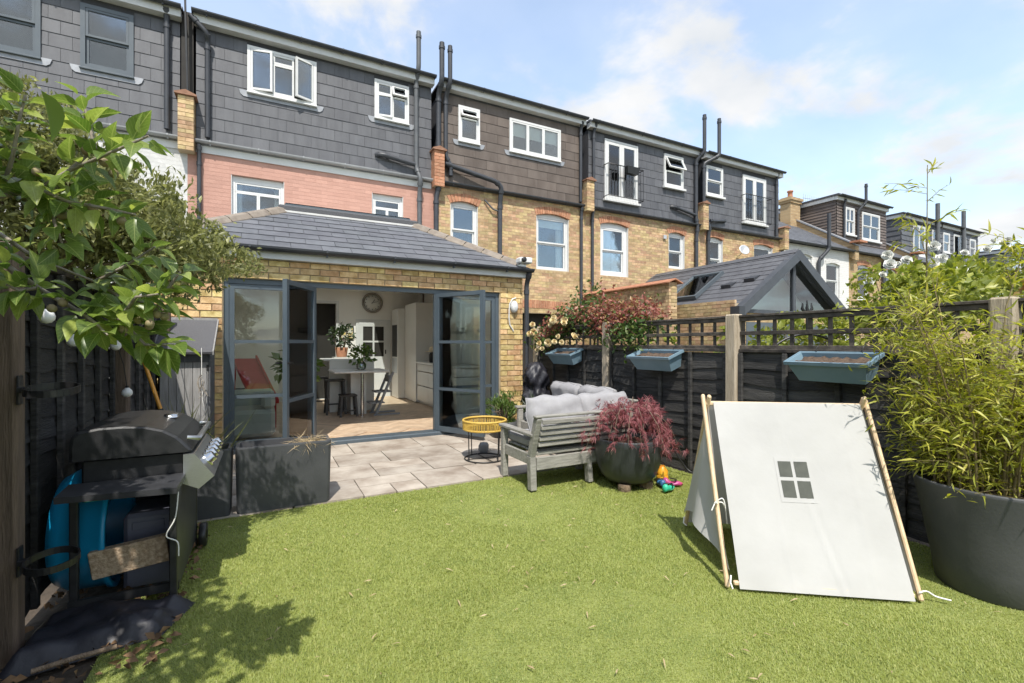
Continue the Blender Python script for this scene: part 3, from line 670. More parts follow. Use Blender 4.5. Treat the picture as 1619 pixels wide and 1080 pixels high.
# ---- house 1 : left edge, white painted brick, slate dormer with dark grey sashes
X1, X2, X3, X4, X5 = -1.36, 3.76, 8.32, 13.12, 17.55
H1 = terrace('terraced_house', 'white painted brick house at the left edge with slate dormer and grey sash windows', -6.3, X1, 'brick_white', 'slate',
    [(-5.0,-4.1,3.4,4.8),(-3.2,-2.4,3.4,4.8)], [(-4.42,-3.5,6.33,7.5),(-2.97,-2.2,6.33,7.5)], dx1=X1-.12, mort='brick_white')
for (a,c) in ((-4.42,-3.5),(-2.97,-2.2)):
    win(H1, a, c, 6.33, 7.5, YW-.03, 'grey_frame', SASH, fw=.07, apron=True)
for (a,c) in ((-5.0,-4.1),(-3.2,-2.4)): wall_window(H1, (a,c,3.4,4.8), am='brick_white')
pipe_part(H1, [(-1.68,YW-.16,7.75),(-1.68,YW-.07,7.55),(-1.68,YW-.07,5.45)], .05)
# ---- house 2 : pink painted, the garden belongs to it
H2 = terrace('terraced_house', 'salmon pink painted brick house with wide grey slate dormer above the hipped extension', X1, X2, 'brick_pink', 'slate',
    [(-0.62,0.36,3.30,4.78),(2.20,2.93,3.55,4.83)], [(-0.33,1.0,6.54,7.50),(2.25,3.06,6.58,7.48)], dx0=X1+.14, extra_holes=[(-0.95,3.45,0.0,3.05)], zbase=3.1, mort='brick_pink')
win(H2, -0.33, 1.0, 6.54, 7.50, YW-.05, 'white_paint', [(0,.34,0,1,'L',12,0),(.34,.68,.0,.76,'',0,0),(.34,.68,.76,1,'',0,0),(.68,1,0,1,'R',22,0)], blind=.0, apron=True)
win(H2, 2.25, 3.06, 6.58, 7.48, YW-.05, 'white_paint', [(0,.5,0,.66,'L',8,0),(0,.5,.66,1,'',0,0),(.5,1,0,.66,'',0,0),(.5,1,.66,1,'T',20,0)], apron=True)
VERT = [(0,.5,.5,1,'',0,0),(.5,1,.5,1,'',0,0),(0,.5,0,.5,'',0,.035),(.5,1,0,.5,'',0,.035)]
wall_window(H2, (-0.62,0.36,3.30,4.78), cells=[(0,.5,.42,.85,'',0,0),(.5,1,.42,.85,'',0,0),(0,1,.85,1,'',0,.0),(0,.5,0,.42,'',0,.035),(.5,1,0,.42,'',0,.035)], arched=False, curtain=[(0,.18),(.82,1)], bw=.03)
wall_window(H2, (2.20,2.93,3.55,4.83), cells=[(0,.5,.42,.82,'',0,0),(.5,1,.42,.82,'',0,0),(0,1,.82,1,'',0,0),(0,1,0,.42,'',0,.035)], arched=False, bw=.03)
pipe_part(H2, [(X1+.06,YW-.17,7.72),(-1.02,YW-.17,7.45),(-1.02,YW-.07,7.32),(-1.02,YW-.07,5.42)], .05)
pipe_part(H2, [(-1.16,YW-.11,5.25),(-1.16,YW-.06,5.0),(-1.16,YW-.06,3.0)], .04)
pier(H1, X1, 5.05, 6.10)
MB().box(X1-.10,X1+.10,YW-.02,YW+3,5.3,7.85).build('party_wall', 'dark_void', H1)  # its near-black colour stands in for shade in the gap between dormers
MB().beam((X1+.02,YW-.14,6.15),(X1-.02,YW-.20,8.25),.07,.03,up=(1,0,0)).build('verge_board', 'black_metal', H1)
# soil pipes at the junction of houses 2 and 3
pipe_part(H2, [(3.24,YW-.24,8.75),(3.24,YW-.24,7.9),(3.22,YW-.10,7.6),(3.22,YW-.10,5.55),(3.30,YW-.20,5.25),(3.30,YW-.10,4.9),(3.30,YW-.10,3.2)], .055, 'pipe_grey', 'soil_pipe')
pipe_part(H2, [(2.28,YW+.0,5.72),(2.42,YW-.09,5.72),(3.18,YW-.11,5.62)], .055, 'pipe', 'waste_pipe')
# ---- house 3 : stock brick, brown slates
H3 = terrace('terraced_house', 'yellow stock brick house with brown slate dormer and three pipes at its left edge', X2, X3, 'brick', 'slate_brown',
    [(4.13,4.88,3.55,4.94),(6.64,7.72,3.38,4.96)], [(4.33,4.92,6.46,7.36),(5.79,7.42,6.47,7.36)], extra_holes=[(4.3,7.6,0.0,2.15)])
win(H3, 4.33, 4.92, 6.46, 7.36, YW-.05, cells=[(0,1,0,.7,'',0,0),(0,1,.7,1,'T',24,0)], apron=True, sill=True)
win(H3, 5.79, 7.42, 6.47, 7.36, YW-.05, cells=[(0,.33,0,1,'',0,0),(.33,.66,0,1,'',0,0),(.66,1,0,1,'',0,0)], blind=.42, apron=True)
wall_window(H3, (4.13,4.88,3.55,4.94)); wall_window(H3, (6.64,7.72,3.38,4.96), curtain=[(0,.22),(.74,1)], blind=.3)
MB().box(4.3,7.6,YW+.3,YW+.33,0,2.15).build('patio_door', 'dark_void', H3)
arch(H3, 4.2, 7.7, 2.3, YW, rise=.04, hh=.22)
pipe_part(H3, [(3.80,YW-.30,8.62),(3.80,YW-.30,7.72),(3.78,YW-.10,7.42),(3.78,YW-.10,5.5),(3.78,YW-.14,5.2),(3.72,YW-.10,4.9),(3.72,YW-.10,2.4)], .062, 'pipe', 'soil_pipe')
pipe_part(H3, [(4.01,YW-.30,8.60),(4.01,YW-.30,7.72),(3.97,YW-.09,7.40),(3.97,YW-.09,5.95),(4.10,YW-.09,5.78),(4.10,YW-.09,5.5)], .055, 'pipe', 'soil_pipe')
pipe_part(H3, [(3.95,YW-.10,5.78),(5.30,YW-.20,5.52),(5.47,YW-.20,5.40),(5.47,YW-.10,5.0),(5.47,YW-.08,2.0)], .062, 'pipe', 'waste_pipe')
pipe_part(H3, [(5.05,YW-.05,5.05),(5.28,YW-.09,4.82),(5.42,YW-.09,4.80)], .022, 'pipe_grey', 'overflow_pipe', joints=False)
pier(H3, X2, 5.15, 6.02, m='brick_red')
pipe_part(H3, [(8.10,YW-.16,7.72),(8.10,YW-.06,7.5),(8.10,YW-.06,5.42)], .045); pipe_part(H3, [(8.12,YW-.11,5.27),(8.12,YW-.06,5.05),(8.12,YW-.06,2.2)], .045)
# ---- house 4
H4 = terrace('terraced_house', 'yellow stock brick house with grey slate dormer and juliet balcony holding a black trough', X3, X4, 'brick', 'slate',
    [(8.86,9.94,3.36,4.98),(11.65,12.38,3.78,4.98)], [(9.0,10.30,5.66,7.46),(11.42,12.28,6.42,7.47)], dx0=X3+.10)
GD = win(H4, 9.0, 10.30, 5.66, 7.46, YW-.05, cells=[(0,.5,0,1,'',0,0),(.5,1,0,1,'',0,0)], bw=.09, curtain=[(.05,.3),(.55,.95)])
win(H4, 11.42, 12.28, 6.42, 7.47, YW-.05, cells=[(0,1,0,.5,'',0,0),(0,1,.5,1,'T',26,0)])
W4 = win(H4, 8.872, 9.928, 3.36, 4.91, YW+.075, 'white_paint', SASH, fw=.12)
MB().box(8.875,9.925,YW+.082,YW+.13,4.912,4.978).build('window_head', 'white_paint', H4); arch(H4, 8.86, 9.94, 4.98, YW)
rv = MB(); rv.box(9.929,9.939,YW+.004,YW+.2,3.36,4.979); rv.build('reveal', 'white_paint', H4)
for z in np.arange(3.5, 4.8, .05):
    if abs(z-4.13) < .05: continue
    for (a,c) in ((9.02,9.39),(9.41,9.78)):
        MB().box(a,c,-.004,.004,-.026,.026,M=Matrix.Translation((0,YW+.17,float(z)))@Matrix.Rotation(R(35),4,'X')).build('shutter_slat', 'curtain', W4)
wall_window(H4, (11.65,12.38,3.78,4.98))
def balcony(H, x0, x1, z0, z1, n):
    y = YW-.22; b = MB()
    b.tube([(x0,YW-.02,z1),(x0,y,z1),(x1,y,z1),(x1,YW-.02,z1)], .016, 6); MB().tube([(x0,YW-.02,z0),(x0,y,z0),(x1,y,z0),(x1,YW-.02,z0)], .014, 6).build('balcony_rail','black_metal',H)
    o = b.build('balcony_rail', 'black_metal', H)
    for i in range(n):
        x = x0+(x1-x0)*i/(n-1); MB().tube([(x,y,z0),(x,y,z1)], .008, 5).build('baluster', 'black_metal', o)
    return o
balcony(H4, 8.98, 10.36, 5.72, 6.66, 13)
tr = MB(); tr.prism([(9.55,YW-.42,6.62),(10.05,YW-.42,6.62),(10.00,YW-.38,6.42),(9.60,YW-.38,6.42)], (0,.16,0)); tr.build('balcony_trough', 'black_metal', H4)
pipe_part(H4, [(8.58,YW-.17,7.78),(8.56,YW-.07,7.5),(8.56,YW-.07,5.42)], .045); pipe_part(H4, [(8.52,YW-.11,5.27),(8.52,YW-.06,5.05),(8.52,YW-.06,2.2)], .045)
pipe_part(H4, [(12.98,YW-.30,8.95),(12.98,YW-.30,7.72),(12.82,YW-.09,7.45),(12.82,YW-.09,5.55),(12.86,YW-.12,5.2),(12.84,YW-.09,4.9),(12.84,YW-.09,2.2)], .06, 'pipe', 'soil_pipe')
pipe_part(H4, [(11.72,YW+.0,5.78),(11.84,YW-.08,5.78),(12.8,YW-.10,5.62)], .05, 'pipe', 'waste_pipe')
pier(H4, X3, 5.15, 6.02)
MB().box(11.38,11.50,YW-.06,YW-.004,4.70,4.82).build('vent', 'aluminium', H4)
# ---- house 5
H5 = terrace('terraced_house', 'yellow brick house ending the near row, french doors with black balcony in its dormer', X4, X5, 'brick', 'slate',
    [(13.43,14.26,3.55,5.02),(15.96,17.05,3.55,5.02)], [(13.37,14.22,6.43,7.44),(15.29,16.60,5.73,7.44)])
win(H5, 13.37, 14.22, 6.43, 7.44, YW-.05, cells=SASH)
win(H5, 15.29, 16.60, 5.73, 7.44, YW-.05, cells=[(0,.5,0,1,'',0,0),(.5,1,0,1,'',0,0)], bw=.09, curtain=[(.05,.9)])
balcony(H5, 15.25, 16.66, 5.75, 6.68, 16)
wall_window(H5, (13.43,14.26,3.55,5.02)); wall_window(H5, (15.96,17.05,3.55,5.02), curtain=[(.0,.9)])
pipe_part(H5, [(13.70,YW-.30,8.98),(13.70,YW-.30,7.72),(13.40-.22,YW-.10,7.42),(13.18,YW-.10,5.6),(13.42,YW-.14,5.3),(13.42,YW-.09,5.0),(13.42,YW-.09,2.2)], .06, 'pipe', 'soil_pipe')
pipe_part(H5, [(13.5,YW-.10,5.52),(14.3,YW-.06,5.62),(14.3,YW-.02,5.62)], .05, 'pipe', 'waste_pipe')
pipe_part(H5, [(17.18,YW-.15,7.75),(17.18,YW-.07,7.5),(17.18,YW-.07,5.42)], .045)
pier(H5, X4, 5.15, 6.02); pier(H5, X5, 4.9, 5.7)
dish = MB(); dish.lathe([(0,.0),(.08,.008),(.15,.027),(.19,.05),(.185,.055),(.14,.035),(0,.008)], n=20, M=Matrix.Translation((15.0,YW-.28,4.62))@Matrix.Rotation(R(-20),4,'Z')@Matrix.Rotation(R(70),4,'X')); dish.tube([(15.0,YW-.28,4.62),(15.05,YW-.1,4.5),(15.05,YW,4.45)],.015,6); dish.build('satellite_dish', 'aluminium', H5)

# ---- the far row
def brickmat(name, c1, c2, mo, sc=1.0):
    m = bpy.data.materials.new(name); m.use_nodes = True; MATS[name] = m; t = m.node_tree; N = t.nodes; L = t.links; b = N['Principled BSDF']; b.inputs['Roughness'].default_value = .9
    g = N.new('ShaderNodeNewGeometry'); mp = N.new('ShaderNodeMapping'); mp.inputs['Rotation'].default_value = (R(90),0,0)
    k = N.new('ShaderNodeTexBrick'); k.inputs['Color1'].default_value = (*c1,1); k.inputs['Color2'].default_value = (*c2,1); k.inputs['Mortar'].default_value = (*mo,1)
    k.inputs['Scale'].default_value = 1; k.inputs['Brick Width'].default_value = .235; k.inputs['Row Height'].default_value = .08; k.inputs['Mortar Size'].default_value = .006
    L.new(g.outputs['Position'], mp.inputs[0]); L.new(mp.outputs[0], k.inputs['Vector']); L.new(k.outputs['Color'], b.inputs['Base Color'])
    bp = N.new('ShaderNodeBump'); bp.inputs['Distance'].default_value = .008; bp.inputs['Strength'].default_value = .6; bp.invert = True; L.new(k.outputs['Fac'], bp.inputs['Height']); L.new(bp.outputs[0], b.inputs['Normal'])
brickmat('brick_far', (.33,.21,.10), (.48,.34,.18), (.34,.29,.22)); brickmat('brick_far_white', (.62,.61,.59), (.68,.67,.65), (.56,.55,.53))
def cladding(parent, x0, x1, z0, z1, holes, y, m, w, h, cheek=None):
    """joined courses of tiles, too far off to pick apart"""
    T = np.array(tiling(x0,x1,z0,z1,holes,w,h,.006)); n = len(T); a,b,c,d = T.T
    V = np.stack([np.stack(q,1) for q in [(a,np.full(n,y-.035),c),(b,np.full(n,y-.035),c),(b,np.full(n,y-.008),d),(a,np.full(n,y-.008),d),(a,np.full(n,y),c),(b,np.full(n,y),c)]],1)
    f = np.array([[0,1,2,3],[4,5,1,0]]); F = (f[None]+(np.arange(n)*6)[:,None,None]).reshape(-1,4)
    npmesh('tile_hanging', V.reshape(-1,3), F, m, parent, kind='stuff')
def cheek(parent, x, y0, ztop, m, h, slope_z0, slope_y0, slope):
    """left side wall of a dormer standing on the sloping roof, courses joined"""
    vs = []; fs = []; z = slope_z0
    while z < ztop-.02:
        zt = min(z+h, ztop); ye = slope_y0+(zt-slope_z0)/slope
        yb = max(y0+.05, ye); n = len(vs)
        vs += [(x-.035,y0,z),(x-.035,yb,z),(x-.006,yb,zt),(x-.006,y0,zt),(x,y0,z),(x,yb,z)]; fs += [(n+1,n,n+3,n+2),(n+5,n+4,n,n+1)]; z += h
    npmesh('dormer_cheek', np.array(vs,float), np.array(fs), m, parent, kind='stuff')
YD = 12.0
def far_house(label, x0, x1, wm, wins, dorm=None, dm='slate_far', dw=.32, dh=.24, dwins=(), roof_at_front=True, cheekm=True):
    H = thing('terraced_house', label, 'house', ((x0+x1)/2, YW+2, 0))
    b = MB(); wall_quads(b, x0, x1, 0, 5.25, wins, YW, .12); b.build('wall', wm, H)
    for w in wins: win(H, w[0]+.01, w[1]-.01, w[2], w[3], YW+.06, cells=SASH, fw=.07); arch(H, w[0], w[1], w[3], YW, m=('brick_far_white' if wm.endswith('white') else 'brick_red'))
    gutter(H, x0, x1, 5.30, YW-.2, .07, 'pipe')
    # sloping roof in courses of slates
    ye = 15.6; ze = 8.2; nrow = 22; sl = []; fs = []
    for i in range(nrow if not dorm else 22):
        t0, t1 = i/nrow, (i+1)/nrow; yA, yB = YW-.16+(ye-YW+.16)*t0, YW-.16+(ye-YW+.16)*t1; zA, zB = 5.33+(ze-5.33)*t0, 5.33+(ze-5.33)*t1
        xx = x0 + (.0 if i % 2 else -.14)
        while xx < x1-.01:
            a, c = max(xx,x0)+.003, min(xx+.28,x1)-.003; n = len(sl)
            sl += [(a,yA,zA+.022),(c,yA,zA+.022),(c,yB,zB+.004),(a,yB,zB+.004),(a,yA,zA),(c,yA,zA)]; fs += [(n,n+1,n+2,n+3),(n+4,n+5,n+1,n)]; xx += .28
    npmesh('roof_slates', np.array(sl,float), np.array(fs), 'slate_far', H, kind='stuff')
    MB().prism([(x0,YW-.1,5.3),(x0,ye,ze-.03),(x0,ye+4,5.3)], (x1-x0,0,0)).build('roof', 'felt', H)
    if dorm:
        d0, d1, zt = dorm; zb = 5.33+(ze-5.33)*(YD-YW)/(ye-YW)
        b = MB(); wall_quads(b, d0, d1, zb-.1, zt, dwins, YD+.01, .08); b.quad((d0,15.2,zb-.1),(d0,YD+.01,zb-.1),(d0,YD+.01,zt),(d0,15.2,zt)); b.quad((d1,YD+.01,zb-.1),(d1,15.2,zb-.1),(d1,15.2,zt),(d1,YD+.01,zt)); b.build('dormer_wall', 'felt', H)
        cladding(H, d0, d1, zb, zt, dwins, YD, dm, dw, dh)
        if cheekm: cheek(H, d0, YD, zt, dm, dh, zb, YD, (ze-5.33)/(ye-YW))
        MB().box(d0-.08,d1+.08,YD-.10,YD+.03,zt,zt+.16).build('fascia', 'fascia', H); MB().box(d0-.10,d0-.04,YD+.03,15.5,zt,zt+.16).build('bargeboard', 'fascia', H)
        MB().box(d0-.14,d1+.1,YD-.18,15.6,zt+.162,zt+.24).build('flat_roof', 'felt', H); gutter(H, d0-.08, d1+.08, zt+.2, YD-.24, .06, 'pipe')
        for w in dwins: win(H, *w[:4], YD-.05, cells=w[4] if len(w) > 4 else VERT, fw=.06, sill=True)
    return H
D2 = [(0,.5,0,1,'',0,0),(.5,1,0,1,'',0,0)]
H6 = far_house('white painted brick house with plain slate roof and no dormer', 17.75, 22.3, 'brick_far_white', [(18.6,19.6,3.4,4.9),(20.6,21.6,3.2,4.7)])
pipe_part(H6, [(19.9,YW-.1,2.0),(19.9,YW-.1,4.7),(20.25,YW-.3,5.15),(20.25,YW-.3,6.6)], .07, 'pipe', 'soil_pipe')
H7 = far_house('brick house with brown tile-hung dormer next to the white house', 22.3, 27.6, 'brick_far', [(23.0,24.0,3.3,4.8),(25.4,26.4,3.3,4.8)], (22.85,27.2,7.82), 'tile_far', .30, .135, [(23.55,24.3,6.35,7.6),(24.95,26.55,6.25,7.55)])
pipe_part(H7, [(23.35,YD-.16,7.9),(23.35,YD-.08,7.6),(23.35,YD-.08,5.9)], .05); pipe_part(H7, [(24.75,YD-.3,8.75),(24.75,YD-.3,7.9),(24.5,YD-.08,7.5),(24.5,YD-.08,5.9)], .06, 'pipe', 'soil_pipe'); pipe_part(H7, [(25.0,YW-.1,2),(25.0,YW-.1,5.0),(25.3,YW-.3,5.25),(24.7,YW-.35,5.3)], .08, 'pipe', 'soil_pipe')
H8 = far_house('far brick house with grey slate dormer, left of the last pair', 27.8, 33.0, 'brick_far', [(28.6,29.6,3.3,4.8),(31,32,3.3,4.8)], (28.7,33.0,7.75), 'slate_far', .34, .26, [(29.9,31.2,5.95,7.55,D2),(32.0,32.7,6.5,7.5,SASH)])
H9 = far_house('far brick house with grey slate dormer at the end of the row', 33.0, 38.2, 'brick_far', [(34,35,3.3,4.8)], (33.004,37.9,7.75), 'slate_far', .34, .26, [(33.3,34.1,6.4,7.5,SASH),(34.6,36.2,5.95,7.55,D2),(36.7,37.5,6.4,7.5,SASH)], cheekm=False)
H10 = far_house('distant house at the right edge with low grey dormer', 41, 47, 'brick_far', [(42,43,3.3,4.8)], (42.2,46.6,7.2), 'slate_far', .34, .26, [(43.2,44.6,5.95,7.0,D2)])
for (x, h) in ((32.2,8.9),(35.4,8.9)): pipe_part(H8 if x < 33 else H9, [(x,YD-.2,5.9),(x,YD-.2,h)], .10, 'pipe_grey', 'flue')
pipe_part(H10, [(44.9,YD-.2,7.2),(44.9,YD-.2,8.3)], .1, 'pipe_grey', 'flue')
# party parapets of the far row with tile caps, chimneys and pots
def parapet(H, x):
    b = MB(); b.prism([(x-.14,YW-.25,4.9),(x-.14,YW-.25,5.5),(x-.14,15.5,8.45),(x-.14,15.5,7.6)], (.28,0,0)); b.build('parapet', 'brick_far', H)
    c = MB(); c.prism([(x-.18,YW-.28,5.51),(x-.18,15.5,8.46),(x-.18,15.5,8.52),(x-.18,YW-.28,5.57)], (.36,0,0)); c.build('parapet_coping', 'lead', H)
    d = MB(); d.box(x-.3,x+.3,YW-.5,YW-.1,5.62,5.70); d.build('parapet_tile', 'terracotta', H)
parapet(H7, 22.45); parapet(H8, 27.7)
def chimney(H, x, y, z0, z1, pots, w=.75, d=.5):
    c = MB(); c.box(x-w/2,x+w/2,y-d/2,y+d/2,z0,z1-.3); c.box(x-w/2-.05,x+w/2+.05,y-d/2-.05,y+d/2+.05,z1-.3,z1-.18); c.box(x-w/2-.10,x+w/2+.10,y-d/2-.10,y+d/2+.10,z1-.18,z1-.06); c.box(x-w/2,x+w/2,y-d/2,y+d/2,z1-.06,z1)
    o = c.build('chimney', 'brick_far', H)
    for (px_, py_) in pots: MB().lathe([(.10,0),(.13,.04),(.11,.08),(.105,.28),(.135,.30),(.13,.36),(.09,.36),(.085,.1)], (px_,py_,z1), 16).build('chimney_pot', 'terracotta', o)
chimney(H6, 22.2, 13.7, 6.4, 8.25, [(22.2,13.7)]); chimney(H7, 27.5, 16.4, 7.4, 8.55, [(27.2,16.4),(27.55,16.4),(27.9,16.4)], w=1.2)
def aerial(H, x, y, z):
    b = MB(); b.tube([(x,y,z-.9),(x,y,z)], .02, 5); b.tube([(x-.8,y,z),(x+.8,y,z+.1)], .015, 5)
    for i in range(9): xx = x-.75+i*.19; b.tube([(xx,y-.02,z-.2),(xx,y-.02,z+.22)], .01, 4)
    b.build('aerial', 'aluminium', H)
aerial(H7, 26.2, 15.0, 9.1); aerial(H8, 30.4, 15, 8.9); aerial(H10, 42.6, 15, 8.6)

# ------------------------------------------------------------ the rear extension of the pink house
EX = thing('house_extension', 'yellow brick rear extension with hipped slate roof and blue-grey glazed doors', 'extension', (1.2, 9.0, 0))
XL, XR = -1.14, 3.60; DL, DR, DZ = -0.44, 3.20, 2.09
b = MB(); wall_quads(b, XL, XR, 0, 2.36, [(DL,DR,0,DZ)], YE+.008, 0.2)
b.quad((XR,YE+.008,0),(XR,YW,0),(XR,YW,2.36),(XR,YE+.008,2.36)); b.quad((XL,YW,0),(XL,YE+.008,0),(XL,YE+.008,2.36),(XL,YW,2.36)); b.build('wall', 'mortar', EX)
bm_ = unit_mesh('brick_unit', 'brick_ext', lambda q: q.cbox(-.5,.5,-.012,.02,-.5,.5,.004))
for (a,c,d,e) in tiling(XL, XR, 0.0, 2.33, [(DL-.005,DR+.005,-1,DZ)], 0.235, 0.0805, 0.011):
    piece('brick', bm_, ((a+c)/2, YE+rnd.uniform(-.002,.003), (d+e)/2), EX, (c-a, 1, e-d), (rnd.gauss(0,.006), rnd.gauss(0,.004), rnd.gauss(0,.004)))
FZ = 2.335
MB().box(XL-.06,XR+.06,YE-.10,YE+.004,FZ,FZ+.115).build('fascia', 'fascia', EX)
gutter(EX, XL-.12, XR+.10, FZ+.13, YE-.165, .055, 'pipe')
EY, EZ = YE-.14, FZ+.135; TY, TZ = 7.78, 3.28; SL = math.hypot(TY-EY, TZ-EZ); ca, sa = (TY-EY)/SL, (TZ-EZ)/SL
HXL, HXR = XL-.08, XR+.05; TXL, TXR = 0.22, 2.22
def roof_pt(u, v, h): return (u, EY+v*ca-sa*h, EZ+v*sa+ca*h)
def hip(v): t = v/SL; return HXL+(TXL-HXL)*t, HXR+(TXR-HXR)*t
MB().add([roof_pt(HXL,0,-.02),roof_pt(HXR,0,-.02),roof_pt(TXR,SL,-.02),roof_pt(TXL,SL,-.02)],[(0,1,2,3)]).add([(HXR,EY,EZ-.02),(HXR,YW,EZ-.02),(TXR,YW,TZ-.02),(TXR,TY,TZ-.02)],[(0,1,2,3)]).add([(HXL,YW,EZ-.02),(HXL,EY,EZ-.02),(TXL,TY,TZ-.02),(TXL,YW,TZ-.02)],[(0,1,2,3)]).build('roof', 'slate_roof', EX)
nr = 8; rh = SL/nr; sw = 0.36
for r in range(nr):
    v0, v1 = r*rh, (r+1)*rh; l0, r0 = hip(v0); l1, r1 = hip(v1); x = HXL-.3+(sw/2 if r%2 else 0)
    while x < r0:
        a, c = x+.0025, x+sw-.0025; x += sw
        la, ra = max(a,l0), min(c,r0); lb_, rb_ = max(a,l1), min(c,r1)
        if ra-la < .02: continue
        if rb_ < lb_: m_ = (la+ra)/2; lb_ = rb_ = (l1 if a < l1 else r1)
        h0, h1 = .012+rnd.uniform(0,.003), .004
        q = MB(); q.prism([roof_pt(la,v0-.004,h0-.009),roof_pt(ra,v0-.004,h0-.009),roof_pt(max(rb_,lb_+.004),v1,h1-.009),roof_pt(lb_,v1,h1-.009)], (0,-sa*.009,ca*.009)); q.build('slate', 'slate_roof', EX)
def hip_tiles(p, q, n):
    p, q = Vector(p), Vector(q)
    for i in range(n):
        a, c = p.lerp(q,i/n+.004), p.lerp(q,(i+1)/n-.004); d = (c-a).normalized(); sx = d.cross(Vector((0,0,1))).normalized(); up = sx.cross(d); k = MB(); w = .105
        sec = [(-w,-.045),(-w*.55,.018),(0,.042),(w*.55,.018),(w,-.045),(w,-.062),(0,.024),(-w,-.062)]
        k.prism([a+sx*s_+up*z_ for s_, z_ in sec], c-a); k.build('hip_tile', 'ridge_tile', EX)
    k = MB(); k.beam(p+Vector((0,0,-.035)), q+Vector((0,0,-.035)), .16, .04); k.build('hip_mortar', 'mortar', EX)
hip_tiles((HXR-.08,EY+.08,EZ+.065),(TXR,TY,TZ+.03),6); hip_tiles((HXL+.08,EY+.08,EZ+.065),(TXL,TY,TZ+.03),6)
RL = (0.32,2.12,7.92,11.05)  # unseen rooflight opening, added and widened to brighten the kitchen
fr = MB(); fr.box(TXL,TXR,TY-.02,RL[2],TZ-.05,TZ+.05); fr.box(TXL,TXR,RL[3],YW,TZ-.05,TZ+.05); fr.box(TXL,RL[0],RL[2],RL[3],TZ-.05,TZ+.05); fr.box(RL[1],TXR,RL[2],RL[3],TZ-.05,TZ+.05); fr.build('flat_roof', 'felt', EX)
MB().cbox(TXL-.05,TXR+.05,TY-.07,TY+.03,TZ-.01,TZ+.085,.02).build('roof_kerb', 'roof_felt', EX)
MB().box(TXL+.02,TXR-.02,TY-.085,TY-.071,TZ-.03,TZ+.0).build('mortar_fillet', 'brick_white', EX)
ru = MB(); ru.box(RL[0]-.06,RL[0],RL[2]-.06,RL[3]+.06,TZ+.05,TZ+.14); ru.box(RL[1],RL[1]+.06,RL[2]-.06,RL[3]+.06,TZ+.05,TZ+.14); ru.box(RL[0],RL[1],RL[2]-.06,RL[2],TZ+.05,TZ+.14); ru.box(RL[0],RL[1],RL[3],RL[3]+.06,TZ+.05,TZ+.14); rl = ru.build('rooflight', 'grey_frame', EX)
MB().box(RL[0]-.05,RL[1]+.05,RL[2]-.05,RL[3]+.05,TZ+.142,TZ+.156).build('pane', 'glass_door', rl)
pipe_part(EX, [(XR+.04,YE-.16,FZ+.08),(XR+.045,YE-.05,FZ-.1),(XR+.045,YE-.05,0.0)], .038, 'pipe')
# inner shell
CZ = 2.64
ins = MB(); ins.quad((RL[0]*0-.95,YE+.21,0.03),(3.45,YE+.21,0.03),(3.45,11.6,0.03),(-.95,11.6,0.03)); FL = ins.build('kitchen_floor', 'oak_floor', EX)
wl_ = MB(); wall_quads(wl_, -.95, 3.45, 0.03, CZ, [(1.0,1.46,0.03,2.24)], 11.6, .12)
wl_.quad((-.95,YE+.2,.03),(-.95,11.6,.03),(-.95,11.6,CZ),(-.95,YE+.2,CZ)); wl_.quad((3.45,11.6,.03),(3.45,YE+.2,.03),(3.45,YE+.2,CZ),(3.45,11.6,CZ))
wall_quads(wl_, -.95, 3.45, .03, CZ, [(DL,DR,-.1,DZ)], YE+.205, 0)
wl_.build('inner_wall', 'plaster', EX)
cl = MB()
for (a,c,d,e) in ((-.95,3.45,YE+.2,RL[2]),(-.95,3.45,RL[3],11.6),(-.95,RL[0],RL[2],RL[3]),(RL[1],3.45,RL[2],RL[3])): cl.quad((a,d,CZ),(a,e,CZ),(c,e,CZ),(c,d,CZ))
a,c,d,e = RL; T2 = TZ+.06
cl.quad((a,d,CZ),(c,d,CZ),(c,d,T2),(a,d,T2)); cl.quad((c,e,CZ),(a,e,CZ),(a,e,T2),(c,e,T2)); cl.quad((a,e,CZ),(a,d,CZ),(a,d,T2),(a,e,T2)); cl.quad((c,d,CZ),(c,e,CZ),(c,e,T2),(c,d,T2)); cl.build('ceiling', 'plaster', EX)
MB().box(.9,1.56,11.74,11.78,0,2.4).build('hall_dark_sheet', 'dark_void', EX)  # dark sheet standing in for the shade of the hall beyond
arc = MB(); arc.box(.94,1.0,11.57,11.597,.03,2.30); arc.box(1.46,1.52,11.57,11.597,.03,2.30); arc.box(1.0,1.46,11.57,11.597,2.24,2.30); arc.build('architrave', 'white_paint', EX)
pk = unit_mesh('plank', 'oak_floor', lambda q: q.box(-.5,.5,-.5,.5,0,.012))
pl, pw = .44, .088
def herring():
    n = 0; c45 = math.sqrt(.5)
    for i in range(-30, 60):
        for j in range(-12, 14):
            for k in (0,1):
                if k == 0: lx, ly, an = i*pw + j*2*pl*0 + pl/2 + j*0, 0, 0
                # two families of planks in the rotated frame
                if k == 0: lx = i*pw + pl/2; ly = i*pw + pw/2 + j*2*pl; an = 0
                else: lx = i*pw + pl + pw/2 - pw*0; ly = i*pw + pw - pl/2 + pl*0 + j*2*pl + 0; an = 90
                X = 1.6 + (lx-ly)*c45; Y = 6.0 + (lx+ly)*c45 - 1.0
                if 0.45 < X < 3.05 and 6.80 < Y < 9.6:
                    piece('plank', pk, (X,Y,.031), FL, (pl-.002,pw-.002,1), (0,0,R(45+an))); n += 1
    return n
herring()
